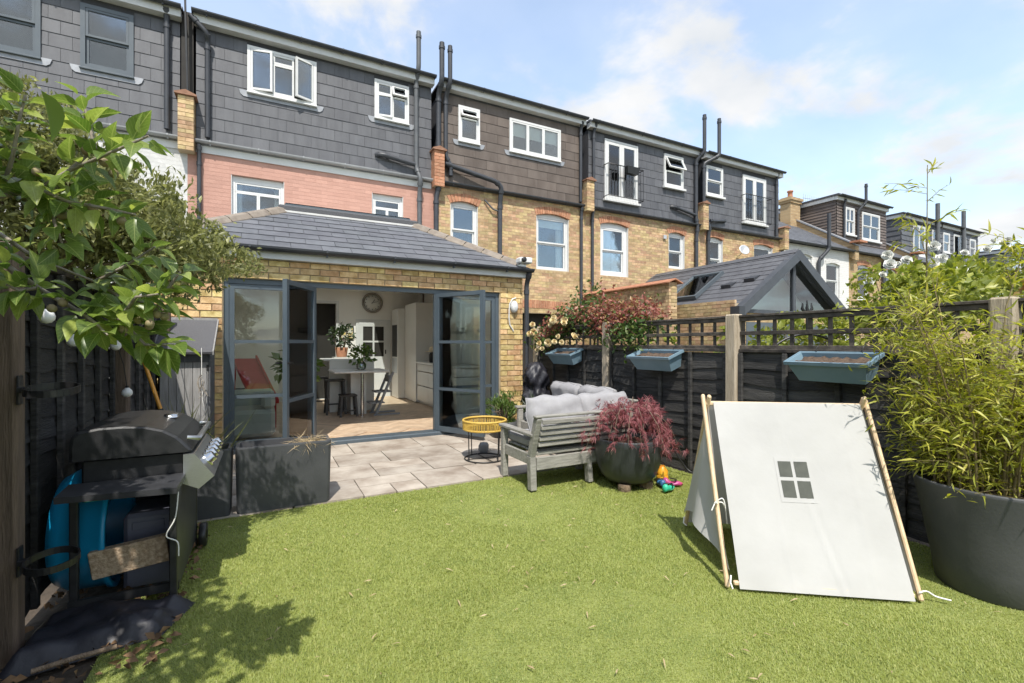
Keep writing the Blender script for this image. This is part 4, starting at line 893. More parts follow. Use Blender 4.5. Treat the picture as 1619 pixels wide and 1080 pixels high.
# glazed door screen: frame, two fixed panels, two open leaves
df = MB(); YF = YE+.04
for (x0_,x1_) in ((DL,DL+.055),(DR-.055,DR)): df.box(x0_,x1_,YF,YF+.07,.05,DZ)
for (x0_,x1_) in ((.53,.585),(2.165,2.22)): df.box(x0_,x1_,YF+.002,YF+.068,.055,DZ-.061)
df.box(DL+.055,DR-.055,YF,YF+.07,DZ-.06,DZ)
DFO = df.build('door_frame', 'door_frame', EX)
MB().cbox(DL-.01,DR+.01,YE-.08,YF+.12,-.02,.05,.012).build('threshold', 'door_frame', EX)
def leaf_door(name, M, w, z0=.055, z1=2.025, bars=(.66,1.33), st=.055, handle=None, parent=EX):
    f = MB(); t = .05
    f.box(0,st,-t/2,t/2,z0,z1,M=M); f.box(w-st,w,-t/2,t/2,z0,z1,M=M); f.box(st,w-st,-t/2,t/2,z1-st,z1,M=M); f.box(st,w-st,-t/2,t/2,z0,z0+st*1.3,M=M)
    for zb in bars: f.box(st,w-st,-t/2+.004,t/2-.004,zb-.02,zb+.02,M=M)
    o = f.build(name, 'door_frame', parent)
    zs = [z0+st*1.3]+[v for zb in bars for v in (zb-.02,zb+.02)]+[z1-st]
    for i in range(0,len(zs),2): MB().box(st-.003,w-st+.003,-.007,.007,zs[i]-.003,zs[i+1]+.003,M=M).build('pane', 'glass_door', o)
    if handle is not None:
        h = MB(); h.box(handle-.015,handle+.015,-t/2-.012,-t/2,.92,1.16,M=M); h.box(handle-.012,handle+.11,-t/2-.05,-t/2-.03,1.08,1.10,M=M); h.box(handle-.012,handle+.012,-t/2-.05,-t/2-.012,1.08,1.10,M=M)
        h.box(handle-.012,handle+.11,t/2+.03,t/2+.05,1.08,1.10,M=M); h.box(handle-.012,handle+.012,t/2,t/2+.05,1.08,1.10,M=M)
        h.build('door_handle', 'black_metal', o)
    return o
leaf_door('fixed_panel', Matrix.Translation((DL+.057,YF+.035,0)), .53-DL-.059)
leaf_door('fixed_panel', Matrix.Translation((2.222,YF+.035,0)), DR-.057-2.222)
leaf_door('door_leaf', Matrix.Translation((.555,YF-.03,0))@Matrix.Rotation(R(-117),4,'Z'), .80, handle=.745)
leaf_door('door_leaf', Matrix.Translation((2.195,YF-.03,0))@Matrix.Rotation(R(-62),4,'Z'), .86)
# bulkhead lamp with its cable, security camera on the eaves
L_ = thing('wall_lamp', 'white oval bulkhead lamp with hanging cable on the brick pier', 'lamp', (3.43,YE-.05,1.8))
lm = MB(); lm.lathe([(.0,-.075),(.04,-.07),(.058,-.05),(.062,0),(.058,.01),(0,.012)], n=20, M=Matrix.Translation((3.43,YE-.012,1.88))@Matrix.Rotation(R(-90),4,'X')@Matrix.Scale(1.55,4,(0,1,0))); lm.build('lamp_glass', 'white_paint', L_)
MB().tube([(3.47,YE-.02,2.02),(3.40,YE-.04,2.0),(3.355,YE-.03,1.92),(3.345,YE-.025,1.72),(3.36,YE-.025,1.60),(3.41,YE-.025,1.53),(3.425,YE-.02,1.50)], .011, 6).build('cable', 'white_paint', L_)
SC = thing('security_camera', 'white security camera with floodlight on the extension eaves corner', 'camera', (3.52,YE-.12,FZ+.19))
MB().cbox(3.42,3.52,YE-.26,YE-.10,FZ+.20,FZ+.29,.02).build('camera_body', 'white_paint', SC); MB().lathe([(0,-.01),(.035,-.005),(.04,.03),(.03,.04),(0,.04)], n=14, M=Matrix.Translation((3.47,YE-.27,FZ+.245))@Matrix.Rotation(R(90),4,'X')).build('lens', 'black_metal', SC)
MB().cbox(3.54,3.66,YE-.22,YE-.06,FZ+.21,FZ+.30,.015).build('lamp_head', 'white_paint', SC); MB().box(3.46,3.60,YE-.12,YE-.08,FZ+.17,FZ+.21).build('bracket', 'aluminium', SC)

# ------------------------------------------------------------ kitchen furniture
ck = thing('wall_clock', 'round white wall clock with brown rim on the kitchen back wall', 'clock', (2.28,11.57,2.29))
Mc = Matrix.Translation((2.28,11.585,2.29))@Matrix.Rotation(R(90),4,'X')
MB().lathe([(.24,0),(.245,.03),(.225,.045),(.195,.04),(.19,.02)], n=36, M=Mc).build('rim', 'clock_rim', ck); MB().lathe([(.195,.0),(.192,.018),(0,.018)], n=36, M=Mc).build('dial', 'clock_face', ck)
hd = MB(); 
for i in range(12): a = i*math.pi/6; hd.box(-.007,.007,.145,.175,.019,.022,M=Mc@Matrix.Rotation(a,4,'Z'))
hd.build('hour_marks', 'black_metal', ck, kind='stuff'); MB().box(-.006,.006,-.02,.10,.023,.026,M=Mc@Matrix.Rotation(R(-35),4,'Z')).build('hand', 'black_metal', ck); MB().box(-.004,.004,-.03,.15,.027,.029,M=Mc@Matrix.Rotation(R(-75),4,'Z')).build('hand', 'black_metal', ck)
dr = thing('inner_door', 'white panelled inner door with four dark panes', 'door', (2.3,11.57,.03))
d = MB(); d.box(1.97,2.06,11.55,11.59,.03,1.82); d.box(2.55,2.64,11.55,11.59,.03,1.82); d.box(2.06,2.55,11.55,11.59,1.72,1.82); d.box(2.06,2.55,11.55,11.59,.03,1.0); d.box(2.285,2.325,11.552,11.588,1.0,1.72); d.box(2.06,2.285,11.552,11.588,1.34,1.38); d.box(2.325,2.55,11.552,11.588,1.34,1.38); d.build('door_panel', 'white_paint', dr)
for (x_,z_) in ((2.06,1.0),(2.325,1.0),(2.06,1.38),(2.325,1.38)): MB().box(x_,x_+.225,11.565,11.57,z_,z_+.34).build('pane', 'dark_void', dr)
f = MB(); f.box(1.90,1.968,11.56,11.598,.03,1.89); f.box(2.642,2.71,11.56,11.598,.03,1.89); f.box(1.968,2.642,11.56,11.598,1.822,1.89); f.build('architrave', 'white_paint', dr); MB().box(2.575,2.60,11.53,11.549,1.06,1.16).build('door_handle', 'black_metal', dr)
pc = thing('wall_picture', 'small framed yellow picture on the kitchen back wall', 'picture', (1.7,11.58,1.4)); pf = MB(); pf.box(1.54,1.56,11.57,11.597,1.42,1.73); pf.box(1.83,1.85,11.57,11.597,1.42,1.73); pf.box(1.56,1.83,11.57,11.597,1.71,1.73); pf.box(1.56,1.83,11.57,11.597,1.42,1.44); pf.build('picture_frame', 'black_metal', pc); MB().box(1.56,1.83,11.58,11.595,1.44,1.71).build('print', 'picture', pc)
kt = thing('kitchen_units', 'cream fitted kitchen units with tall oven housing along the right wall', 'cabinet', (3.1,9.2,.03))
MB().box(2.88,3.44,9.95,10.85,.045,2.2).build('tall_cabinet', 'cabinet', kt); MB().box(2.72,3.44,10.86,11.45,.045,2.12).build('oven_housing', 'cabinet', kt)
MB().box(2.715,2.719,10.95,11.40,1.0,1.75).build('oven_door', 'black_metal', kt); MB().box(2.714,2.718,10.95,11.40,.62,.97).build('oven_door', 'steel', kt)
for k, (z0_,z1_) in enumerate(((.10,.42),(.43,.72),(.73,.88))):
    for y0_ in (7.6,8.38,9.16): MB().cbox(2.90,3.42,y0_+.003,y0_+.775,z0_,z1_-.004,.004).build('drawer_front', 'cabinet', kt)
MB().box(2.95,3.44,7.6,9.94,.031,.098).build('plinth', 'cabinet', kt); MB().box(2.87,3.44,7.55,9.945,.885,.92).build('worktop', 'worktop', kt)
MB().box(3.08,3.44,8.6,9.3,1.55,1.62).build('cooker_hood', 'steel', kt); MB().box(3.2,3.44,8.8,9.1,1.62,2.6).build('hood_duct', 'cabinet', kt)
MB().box(3.36,3.44,7.6,9.94,.93,1.5).build('splashback', 'worktop', kt)
ht = MB(); ht.lathe([(.17,0),(.175,.008),(.10,.02),(.095,.08),(.06,.11),(0,.115)], (3.05,9.25,1.14), 20); ht.build('straw_hat', 'straw', label='pale straw hat resting on a dark jar on the worktop', cat='hat')
jr = MB(); jr.lathe([(.09,0),(.10,.03),(.10,.16),(.07,.21),(0,.218)], (3.05,9.25,.922), 16, cap=False); jr.build('storage_jar', 'black_metal', label='dark jar under the straw hat on the worktop', cat='jar')
pn = thing('breakfast_table', 'white breakfast bar with raised back panel and chrome leg', 'table', (1.5,8.9,.03))
MB().cbox(1.02,1.95,8.35,9.2,.80,.835,.01).build('table_top', 'worktop', pn); MB().box(1.05,1.85,9.22,9.32,.03,1.0).build('back_panel', 'cabinet', pn); MB().cbox(.95,1.9,9.33,10.0,.98,1.02,.008).build('counter_top', 'worktop', pn); MB().box(1.35,1.62,8.75,9.2,.03,.798).build('support', 'cabinet', pn)
MB().tube([(1.5,8.49,.031),(1.5,8.49,.80)], .028, 12).build('leg', 'chrome', pn)
def stool(label, x, y, h, w, m='dark_wood'):
    t = thing('stool', label, 'stool', (x,y,.03)); MB().cbox(x-w/2,x+w/2,y-w/2,y+w/2,h-.03,h,.006).build('seat', m, t)
    for sx in (-1,1):
        for sy in (-1,1): MB().beam((x+sx*w*.5,y+sy*w*.5,.032),(x+sx*w*.40,y+sy*w*.40,h-.031),.035,.035,up=(0,1,0)).build('leg', m, t)
    for sx in (-1,1): MB().beam((x+sx*w*.44,y-w*.42,h*.45),(x+sx*w*.44,y+w*.42,h*.45),.025,.025).build('rail', m, t)
    MB().beam((x-w*.42,y-w*.44,h*.35),(x+w*.42,y-w*.44,h*.35),.025,.025).build('rail', m, t)
stool('tall dark bar stool beside the breakfast bar, nearer the wall', .88, 9.55, .68, .34); stool('tall dark bar stool tucked under the breakfast bar', 1.12, 9.02, .66, .32); stool('low dark step stool in front of the breakfast bar', 1.28, 8.62, .42, .28)
hc = thing('high_chair', 'slanted grey wooden high chair beside the breakfast bar', 'chair', (1.9,8.55,.03))
for y_ in (8.42,8.78):
    MB().beam((1.72,y_,.06),(2.02,y_,.80),.035,.06,up=(0,1,0)).build('upright', 'grey_paint', hc); MB().beam((1.68,y_,.05),(2.14,y_,.05),.035,.04).build('foot', 'grey_paint', hc)
MB().box(1.72,2.0,8.44,8.76,.44,.465).build('seat', 'grey_paint', hc); MB().box(1.62,1.88,8.44,8.76,.25,.272).build('footrest', 'grey_paint', hc); MB().box(1.95,1.985,8.44,8.76,.62,.74).build('backrest', 'grey_paint', hc)
def bouquet(name, label, cat, c, r, h, n, m, s, vase=None, trunk=None):
    t = thing(name, label, cat, c)
    if vase: vase(t)
    d = rdir(n, .5); P = np.array(c)+np.array([0,0,h])+d*r*(.3+.7*rng.random((n,1))); U = rdir(n, 1.0)
    leaf_cloud('foliage', LEAF_OVAL, P, d+rng.normal(size=(n,3))*.5, U, s*(.7+.6*rng.random(n)), m, t)
    st = MB()
    for i in range(6): q = rdir(1,.8)[0]*r*.7; st.tube([(c[0],c[1],c[2]+h*.2),(c[0]+q[0]*.4,c[1]+q[1]*.4,c[2]+h*.7),(c[0]+q[0],c[1]+q[1],c[2]+h+q[2])], .006, 5)
    st.build('stems', 'bark', t); return t
bouquet('vase_of_leaves', 'glass vase of green foliage on the breakfast bar', 'vase', (1.52,8.7,.837), .20, .24, 140, 'leaf_green', .09, lambda t: MB().lathe([(.05,0),(.085,.03),(.09,.10),(.05,.16),(.045,.15),(.08,.09),(.07,.02)], (1.52,8.7,.837), 18).build('vase', 'glass', t))
bouquet('potted_tree', 'small dark potted tree by the kitchen back wall', 'plant', (1.42,10.4,.03), .26, 1.42, 240, 'leaf_dark', .08, lambda t: (MB().lathe([(.10,1.0),(.13,1.2),(.12,1.2),(.09,1.02)], (1.42,10.4,.03), 16).build('pot', 'terracotta', t), MB().box(1.25,1.6,10.2,10.6,.031,1.028).build('plinth', 'cabinet', t)))
ar = thing('armchair', 'pale green armchair seen through the left glass panel', 'chair', (-.25,7.55,.03))
MB().cbox(-.62,.12,7.1,7.75,.06,.42,.05).build('seat', 'sofa', ar); MB().cbox(-.62,-.45,7.1,7.75,.42,.60,.05).build('armrest', 'sofa', ar); MB().cbox(-.05,.12,7.1,7.75,.42,.60,.05).build('armrest', 'sofa', ar); MB().cbox(-.62,.12,7.76,7.92,.06,.64,.05).build('backrest', 'sofa', ar)
sl_ = thing('toy_slide', 'red plastic toy slide behind the left glass panel', 'slide', (.05,8.6,.03))
MB().prism([(-.44,8.60,1.04),(-.14,8.60,1.04),(.16,7.98,.40),(-.14,7.98,.40)], (0,-.02,.03)).build('chute', 'red_plastic', sl_)
MB().prism([(-.44,8.60,1.04),(-.14,7.98,.40),(-.14,7.95,.46),(-.44,8.56,1.12)], (-.025,0,0)).build('side_rail', 'red_plastic', sl_); MB().prism([(-.14,8.60,1.04),(.16,7.98,.40),(.16,7.95,.46),(-.14,8.56,1.12)], (.025,0,0)).build('side_rail', 'red_plastic', sl_)
for x_ in (-.42,-.16): MB().beam((x_,8.62,1.06),(x_-.06,8.92,.032),.04,.04,up=(1,0,0)).build('leg', 'red_plastic', sl_)
for x_ in (-.11,.13): MB().beam((x_,7.99,.40),(x_,8.02,.032),.04,.04,up=(1,0,0)).build('leg', 'red_plastic', sl_)
so = thing('sofa', 'dark grey sofa along the left kitchen wall', 'sofa', (-.5,9.9,.03)); MB().cbox(-.92,-.1,9.2,10.9,.06,.42,.05).build('seat', 'sofa_dark', so); MB().cbox(-.92,-.68,9.2,10.9,.42,.8,.05).build('backrest', 'sofa_dark', so)
bouquet('house_plant', 'leafy house plant on a stool behind the left door', 'plant', (.42,7.5,.03), .3, .95, 130, 'leaf_green', .13, lambda t: (MB().lathe([(.10,.42),(.14,.44),(.15,.62),(.13,.62),(.12,.46)], (.42,7.5,.03), 18).build('pot', 'white_paint', t), MB().lathe([(.02,.001),(.13,.001),(.13,.02),(.03,.03),(.03,.40),(.14,.405),(.14,.42),(0,.42)], (.42,7.5,.03), 18).build('stand', 'dark_wood', t)))

# ------------------------------------------------------------ the neighbour's gabled extension
NX = thing('house_extension', 'neighbour extension with slate gable roof and glazed triangle front', 'extension', (10.95,9,0))
N0, N1, NM, NZ, NA, NY = 8.95, 12.95, 10.95, 2.12, 3.46, 6.7
MB().box(N0,N1,NY,YW-.02,0,NZ-.22).build('wall', 'brick_far', NX)
brickwork(NX, N0, N1, .9, NZ-.1, [], NY-.012, 'brick')
sidev = MB(); 
zz_ = .9; r_ = 0
while zz_ < NZ+.08:
    y = NY+.02-(.12 if r_%2 else 0)
    while y < 10.2: sidev.box(N0-.010-rnd.random()*.003,N0+.05,max(y,NY+.02)+.005,min(y+.235,10.2)-.005,zz_+.005,zz_+.075); y += .235
    zz_ += .08; r_ += 1
sidev.build('parapet_bricks', 'brick', NX, kind='stuff'); MB().box(N0+.001,N0+.25,NY+.022,10.2,0,NZ+.06).build('side_parapet', 'mortar', NX)
# roof slopes in slates
su = math.hypot(NM-N0, NA-NZ); vs = []; fs = []
nrw = 11
for i in range(nrw):
    t0, t1 = i/nrw, (i+1)/nrw; y = NY-.12-(.15 if i%2 else 0)
    while y < YW-.05:
        a, c = max(y,NY-.12)+.003, min(y+.3,YW-.05)-.003; y += .3; n = len(vs)
        P0 = lambda t, yy, h: (N0+.08+(NM-N0-.08)*t, yy, NZ+(NA-NZ)*t+h)
        vs += [P0(t0,a,.03),P0(t0,c,.03),P0(t1,c,.014),P0(t1,a,.014),P0(t0,a,.01),P0(t0,c,.01)]; fs += [(n+1,n,n+3,n+2),(n+5,n+4,n,n+1)]
npmesh('roof_slates', np.array(vs,float), np.array(fs), 'slate', NX, kind='stuff')
rf = MB(); rf.add([(N0+.05,NY-.1,NZ),(NM,NY-.1,NA),(NM,YW-.02,NA),(N0+.05,YW-.02,NZ)],[(0,1,2,3)]); rf.add([(NM,NY-.1,NA),(N1+.15,NY-.1,NZ-.1),(N1+.15,YW-.02,NZ-.1),(NM,YW-.02,NA)],[(0,1,2,3)]); rf.build('roof', 'slate', NX)
y = NY-.14
while y < YW-.3: MB().prism([(NM-.13,y,NA-.045),(NM,y,NA+.055),(NM+.13,y,NA-.045),(NM+.10,y,NA-.06),(NM,y,NA+.02),(NM-.10,y,NA-.06)], (0,.44,0)).build('ridge_tile', 'slate', NX); y += .45
def barge(p, q, w, d, y0, m='pipe'):
    p, q = Vector(p), Vector(q); dn = (q-p).normalized(); nn = Vector((dn.z,0,-dn.x)); nn = nn if nn.z < 0 else -nn
    b = MB(); b.prism([p,q,q+nn*w,p+nn*w], (0,d,0)); return b.build('bargeboard', m, NX)
barge((N0-.12,NY-.18,NZ-.08),(NM,NY-.18,NA+.02),.20,.16,0,'anthracite'); barge((NM,NY-.182,NA+.02),(N1+.22,NY-.182,NZ-.14),.20,.16,0,'anthracite')
barge((N0+.1,NY-.10,NZ-.05),(NM,NY-.10,NA-.16),.10,.08,0,'pipe'); barge((NM,NY-.102,NA-.16),(N1,NY-.102,NZ-.10),.10,.08,0,'pipe')
MB().box(N0+.02,N1,NY-.06,NY+.05,NZ-.14,NZ-.06).build('gable_sill', 'anthracite', NX); MB().box(NM-.05,NM+.05,NY-.05,NY+.04,NZ-.058,NA-.2).build('gable_mullion', 'anthracite', NX)
MB().add([(N0+.25,NY-.01,NZ-.06),(NM-.05,NY-.01,NZ-.06),(NM-.05,NY-.01,NA-.24)],[(0,1,2)]).build('gable_pane', 'glass', NX); MB().add([(NM+.05,NY-.01,NZ-.06),(N1-.2,NY-.01,NZ-.06),(NM+.05,NY-.01,NA-.24)],[(0,1,2)]).build('gable_pane', 'glass', NX)
bk = MB(); bk.add([(N0+.1,NY+.6,NZ-.2),(N1-.1,NY+.6,NZ-.2),(NM,NY+.6,NA-.05)],[(0,1,2)]); bk.quad((N0+.1,NY+.05,NZ-.2),(N1-.1,NY+.05,NZ-.2),(N1-.1,NY+.6,NZ-.2),(N0+.1,NY+.6,NZ-.2)); bk.build('pale_gable_backing', 'white_paint', NX)  # pale wall added close behind the glass to brighten the gable
MB().box(N0-.16,N0+.02,NY-.20,NY+.02,NZ-.62,NZ-.02).build('hopper', 'pipe', NX); MB().box(N0+.3,N1-.2,NY-.03,NY+.001,.3,1.78).build('glazed_doors', 'grey_frame', NX)
# rooflight and two vents on its left slope
def slope_M(t, y): 
    return Matrix.Translation((N0+.08+(NM-N0-.08)*t, y, NZ+(NA-NZ)*t+.03))@Matrix.Rotation(-math.atan2(NA-NZ,NM-N0),4,'Y')
Mr = slope_M(.45, 8.6); rl2 = MB(); rl2.box(-.62,.62,-.48,-.42,0,.09,M=Mr); rl2.box(-.62,.62,.42,.48,0,.09,M=Mr); rl2.box(-.62,-.56,-.42,.42,0,.09,M=Mr); rl2.box(.56,.62,-.42,.42,0,.09,M=Mr); o = rl2.build('rooflight', 'grey_frame', NX)
MB().box(-.56,.56,-.42,.42,.05,.06,M=Mr).build('pane', 'glass', o); MB().box(-.56,.56,-.42,.42,.002,.012,M=Mr).build('rooflight_blind', 'blind', o)
for (t_,y_) in ((.42,7.55),(.5,7.05)): MB().prism([Mr.to_3x3()@Vector(v)+slope_M(t_,y_).translation for v in ((-.14,-.13,0),(.14,-.13,0),(-.12,-.13,.07))], (0,.26,0)).build('roof_vent', 'pipe', NX)
# boundary wall with clay coping between houses 3 and 4
GW = thing('garden_wall', 'brick boundary wall with orange clay tile coping beside the neighbour extension', 'wall', (8.35,9,0))
MB().box(8.25,8.48,7.92,YW-.02,0,2.72).build('wall_core', 'mortar', GW); bb = MB(); z_ = .9; r_ = 0
while z_ < 2.68:
    y = 7.90-(.12 if r_%2 else 0)
    while y < YW-.03: bb.box(8.24-rnd.random()*.004,8.30,max(y,7.90)+.005,min(y+.235,YW-.03)-.005,z_+.005,z_+.075); y += .235
    bb.box(8.305,8.49,7.905,7.95,z_+.005,z_+.075); z_ += .08; r_ += 1
bb.build('brickwork', 'brick', GW, kind='stuff')
y = 7.82
while y < YW-.3: MB().prism([(8.13,y,2.70),(8.36,y,2.79),(8.60,y,2.70),(8.60,y,2.725),(8.36,y,2.82),(8.13,y,2.725)], (0,.295,0)).build('coping_tile', 'terracotta', GW); y += .3

# ------------------------------------------------------------ fences
def fn_board(seed):
    r_ = random.Random(seed)
    def fn(b):
        n = 10; w0 = [r_.gauss(0,.014) for _ in range(n+1)]
        for i in range(1,n): w0[i] = (w0[i-1]+w0[i]+w0[i+1])/3*1.5
        vs = []
        for i in range(n+1):
            t = i/n-.5; zb = -.068+w0[i]
            vs += [(-.020,t,zb),(-.004,t,.075),(.004,t,.075),(-.008,t,zb)]
        fs = []
        for i in range(n):
            a = i*4; fs += [(a+4,a,a+1,a+5),(a+1,a+2,a+6,a+5),(a+3,a+7,a+6,a+2),(a,a+4,a+7,a+3)]
        b.add(vs, fs)
    return fn
boards_r = [unit_mesh('fence_board%d'%i, 'fence_black', fn_board(i)) for i in range(5)]
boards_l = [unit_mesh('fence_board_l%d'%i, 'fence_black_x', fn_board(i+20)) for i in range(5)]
def fence(label, x, ys, face, h, post_h, boards, n, bat, post_m, trellis=False, pw_=.10):
    Fc = thing('garden_fence', label, 'fence', (x,(ys[0]+ys[-1])/2,0)); sgn = 1 if face < 0 else -1
    step = (h-.04)/n
    for (a,c) in zip(ys[:-1], ys[1:]):
        L = abs(c-a)-pw_-.004; yc = (a+c)/2; lo, hi = yc-L/2, yc+L/2
        for i in range(n):
            o = piece('board', rnd.choice(boards), (x, yc, .07+i*step+rnd.uniform(-.006,.006)), Fc, (sgn, L, step/.105*rnd.uniform(.97,1.05)), (rnd.gauss(0,.006),0,0))
        nb = bat
        for k in range(nb):
            yy = lo+.022+(L-.044)*k/(nb-1); MB().cbox(min(x+face*.018,x+face*.046),max(x+face*.018,x+face*.046),yy-.019,yy+.019,.02,h-.005,.003).build('batten', 'fence_black', Fc)
        MB().cbox(x-.035,x+.035,lo,hi,h,h+.03,.004).build('capping_rail', 'trellis', Fc)
        if trellis:
            zt = post_h-.05
            for zz_ in (h+.045,(h+.045+zt)/2,zt): MB().cbox(x-.016,x-.001,lo,hi,zz_-.018,zz_+.018,.003).build('trellis_rail', 'trellis', Fc)
            MB().cbox(x-.03,x+.03,lo,hi,zt+.019,zt+.04,.003).build('trellis_cap', 'trellis', Fc)
            k = max(2,int(L/.15)); 
            for j in range(k+1): yy = lo+.02+(L-.04)*j/k; MB().cbox(x+.001,x+.016,yy-.016,yy+.016,h+.031,zt+.016,.003).build('trellis_slat', 'trellis', Fc)
    for yy in ys: 
        p = MB(); po = .07 if face > 0 else -.015; p.cbox(x-pw_/2+po,x+pw_/2+po,yy-pw_/2,yy+pw_/2,-.03,post_h,.012); p.build('post', post_m, Fc)
    return Fc
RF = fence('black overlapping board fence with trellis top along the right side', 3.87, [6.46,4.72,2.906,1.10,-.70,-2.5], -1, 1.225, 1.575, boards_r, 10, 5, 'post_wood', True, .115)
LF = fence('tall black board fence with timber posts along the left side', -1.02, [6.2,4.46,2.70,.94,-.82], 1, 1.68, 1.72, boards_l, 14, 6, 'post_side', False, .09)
for (z_, yy) in ((1.11,2.62),(.40,2.62)):
    rg = thing('pot_ring', ('upper' if z_ > 1 else 'lower')+' black metal pot ring on the left fence post', 'bracket', (-.80,yy,z_))
    pts = [(-.785+.085*math.cos(a), yy+.085*math.sin(a), z_+.012*math.sin(a)) for a in np.linspace(0,2*math.pi,29)]
    k = MB(); 
    for p, q in zip(pts[:-1], pts[1:]): k.beam(p,q,.006,.028)
    k.build('hoop', 'black_metal', rg); MB().cbox(-.900,-.862,yy+.015,yy+.045,z_-.012,z_+.012,.003).build('arm', 'black_metal', rg); MB().cbox(-.9045,-.8965,yy+.03,yy+.075,z_-.06,z_+.06,.002).build('mounting_plate', 'black_metal', rg)
# blue trough planters hung on the trellis
for k, (y0_,y1_) in enumerate(((5.20,5.80),(3.47,4.07),(1.70,2.26))):
    lab = ['blue-grey trough planter hanging under the cream roses', 'blue-grey trough planter hanging in the middle of the fence', 'largest blue-grey trough planter hanging above the play tent'][k]
    t = thing('trough_planter', lab, 'planter', (3.72,(y0_+y1_)/2,1.03), group='trough planters hung on the fence'); zt, zb = 1.235, 1.065; xo, xi = 3.59, 3.80; xo2, xi2 = 3.63, 3.775; MT = Matrix.Translation((xi,0,zt))@Matrix.Rotation(R(-20),4,'Y')@Matrix.Translation((-xi,0,-zt))
    q = MB(); e = .03
    out = [(xo,y0_,zt),(xi,y0_,zt),(xi,y1_,zt),(xo,y1_,zt)]; bot = [(xo2,y0_+.05,zb),(xi2,y0_+.05,zb),(xi2,y1_-.05,zb),(xo2,y1_-.05,zb)]; inn = [(xo+.012,y0_+.012,zt),(xi-.012,y0_+.012,zt),(xi-.012,y1_-.012,zt),(xo+.012,y1_-.012,zt)]; ib = [(xo2+.005,y0_+.05,zb+.02),(xi2-.005,y0_+.05,zb+.02),(xi2-.005,y1_-.05,zb+.02),(xo2+.005,y1_-.05,zb+.02)]
    fs = []
    for i in range(4):
        j = (i+1)%4; fs += [(i,j,4+j,4+i),(i,8+i,8+j,j),(8+i,12+i,12+j,8+j)]
    fs += [(4,5,6,7),(12,15,14,13)]; q.add(out+bot+inn+ib, fs, M=MT); q.build('trough', 'blue_planter', t)
    rm = MB(); rm.box(xo-.012,xi+.012,y0_-.012,y0_-.001,zt-.022,zt+.004,M=MT); rm.box(xo-.012,xi+.012,y1_+.001,y1_+.012,zt-.022,zt+.004,M=MT); rm.box(xo-.012,xo-.001,y0_-.001,y1_+.001,zt-.022,zt+.004,M=MT); rm.box(xi+.001,xi+.012,y0_-.001,y1_+.001,zt-.022,zt+.004,M=MT); rm.build('rim', 'blue_planter', t)
    n = 16; vs = []
    for i in range(n+1):
        for j in range(6): vs.append((xo+.018+(xi-xo-.036)*j/5, y0_+.03+(y1_-y0_-.06)*i/n, zt-.032+rnd.gauss(0,.006)))
    fs = [(i*6+j,i*6+j+1,(i+1)*6+j+1,(i+1)*6+j) for i in range(n) for j in range(5)]; MB().add(vs,fs,True,MT).build('soil', 'soil', t)
    for yy in (y0_+.12,y1_-.12): MB().tube([(xi-.004,yy,zt-.03),(xi+.004,yy,zt+.03),(3.85,yy,zt+.075),(3.905,yy,zt+.06)], .003, 6).build('hook', 'black_metal', t)

# ------------------------------------------------------------ garden furniture
def cushion(name, parent, M, sx, sy, sz, m='cushion', puff=.27, wr=0.01, seed=0):
    """soft pillow: sx, sy wide, sz thick in the middle, thin at the seams"""
    r_ = random.Random(seed); nx, ny = 18, 14; vs = []; fs = []; ph = [r_.uniform(0,6) for _ in range(6)]
    for side in (1,-1):
        for i in range(nx+1):
            for j in range(ny+1):
                u, v = i/nx*2-1, j/ny*2-1
                e = (max(0,1-abs(u)**3.0)*max(0,1-abs(v)**3.0))**puff
                cr = 1-.05*(u*u)*(v*v)
                wz = wr*(math.sin(7*u+ph[0]+2*v)+.7*math.sin(9*v+ph[1]-3*u)+.6*math.sin(14*(u+v)+ph[2]))*e
                pull = .035*math.sin(6*v+ph[3])*abs(u)**6
                vs.append((u*sx/2*cr+pull*sx*.3, v*sy/2*cr+.01*math.sin(7*u+ph[4])*abs(v)**6, side*(sz/2*e)+wz+ (0.008*side)))
    off = (nx+1)*(ny+1); I = lambda i,j,o=0: o+i*(ny+1)+j
    for i in range(nx):
        for j in range(ny):
            fs.append((I(i,j),I(i+1,j),I(i+1,j+1),I(i,j+1))); fs.append((I(i,j,off),I(i,j+1,off),I(i+1,j+1,off),I(i+1,j,off)))
    for i in range(nx): fs.append((I(i+1,0),I(i,0),I(i,0,off),I(i+1,0,off))); fs.append((I(i,ny),I(i+1,ny),I(i+1,ny,off),I(i,ny,off)))
    for j in range(ny): fs.append((I(0,j),I(0,j+1),I(0,j+1,off),I(0,j,off))); fs.append((I(nx,j+1),I(nx,j),I(nx,j,off),I(nx,j+1,off)))
    o = MB().add(vs, fs, True, M).build(name, m, parent)
    edge = [I(i,0) for i in range(nx+1)]+[I(nx,j) for j in range(1,ny+1)]+[I(i,ny) for i in range(nx-1,-1,-1)]+[I(0,j) for j in range(ny-1,0,-1)]
    pp = [M@((Vector(vs[e])+Vector(vs[e+off]))*.5) for e in edge]; MB().tube(pp+[pp[0]], .006, 6, caps=False).build('piping', m, o)
    return o
def tr_(x,y,z): return Matrix.Translation((x,y,z))
def rot(a, ax): return Matrix.Rotation(R(a),4,ax)
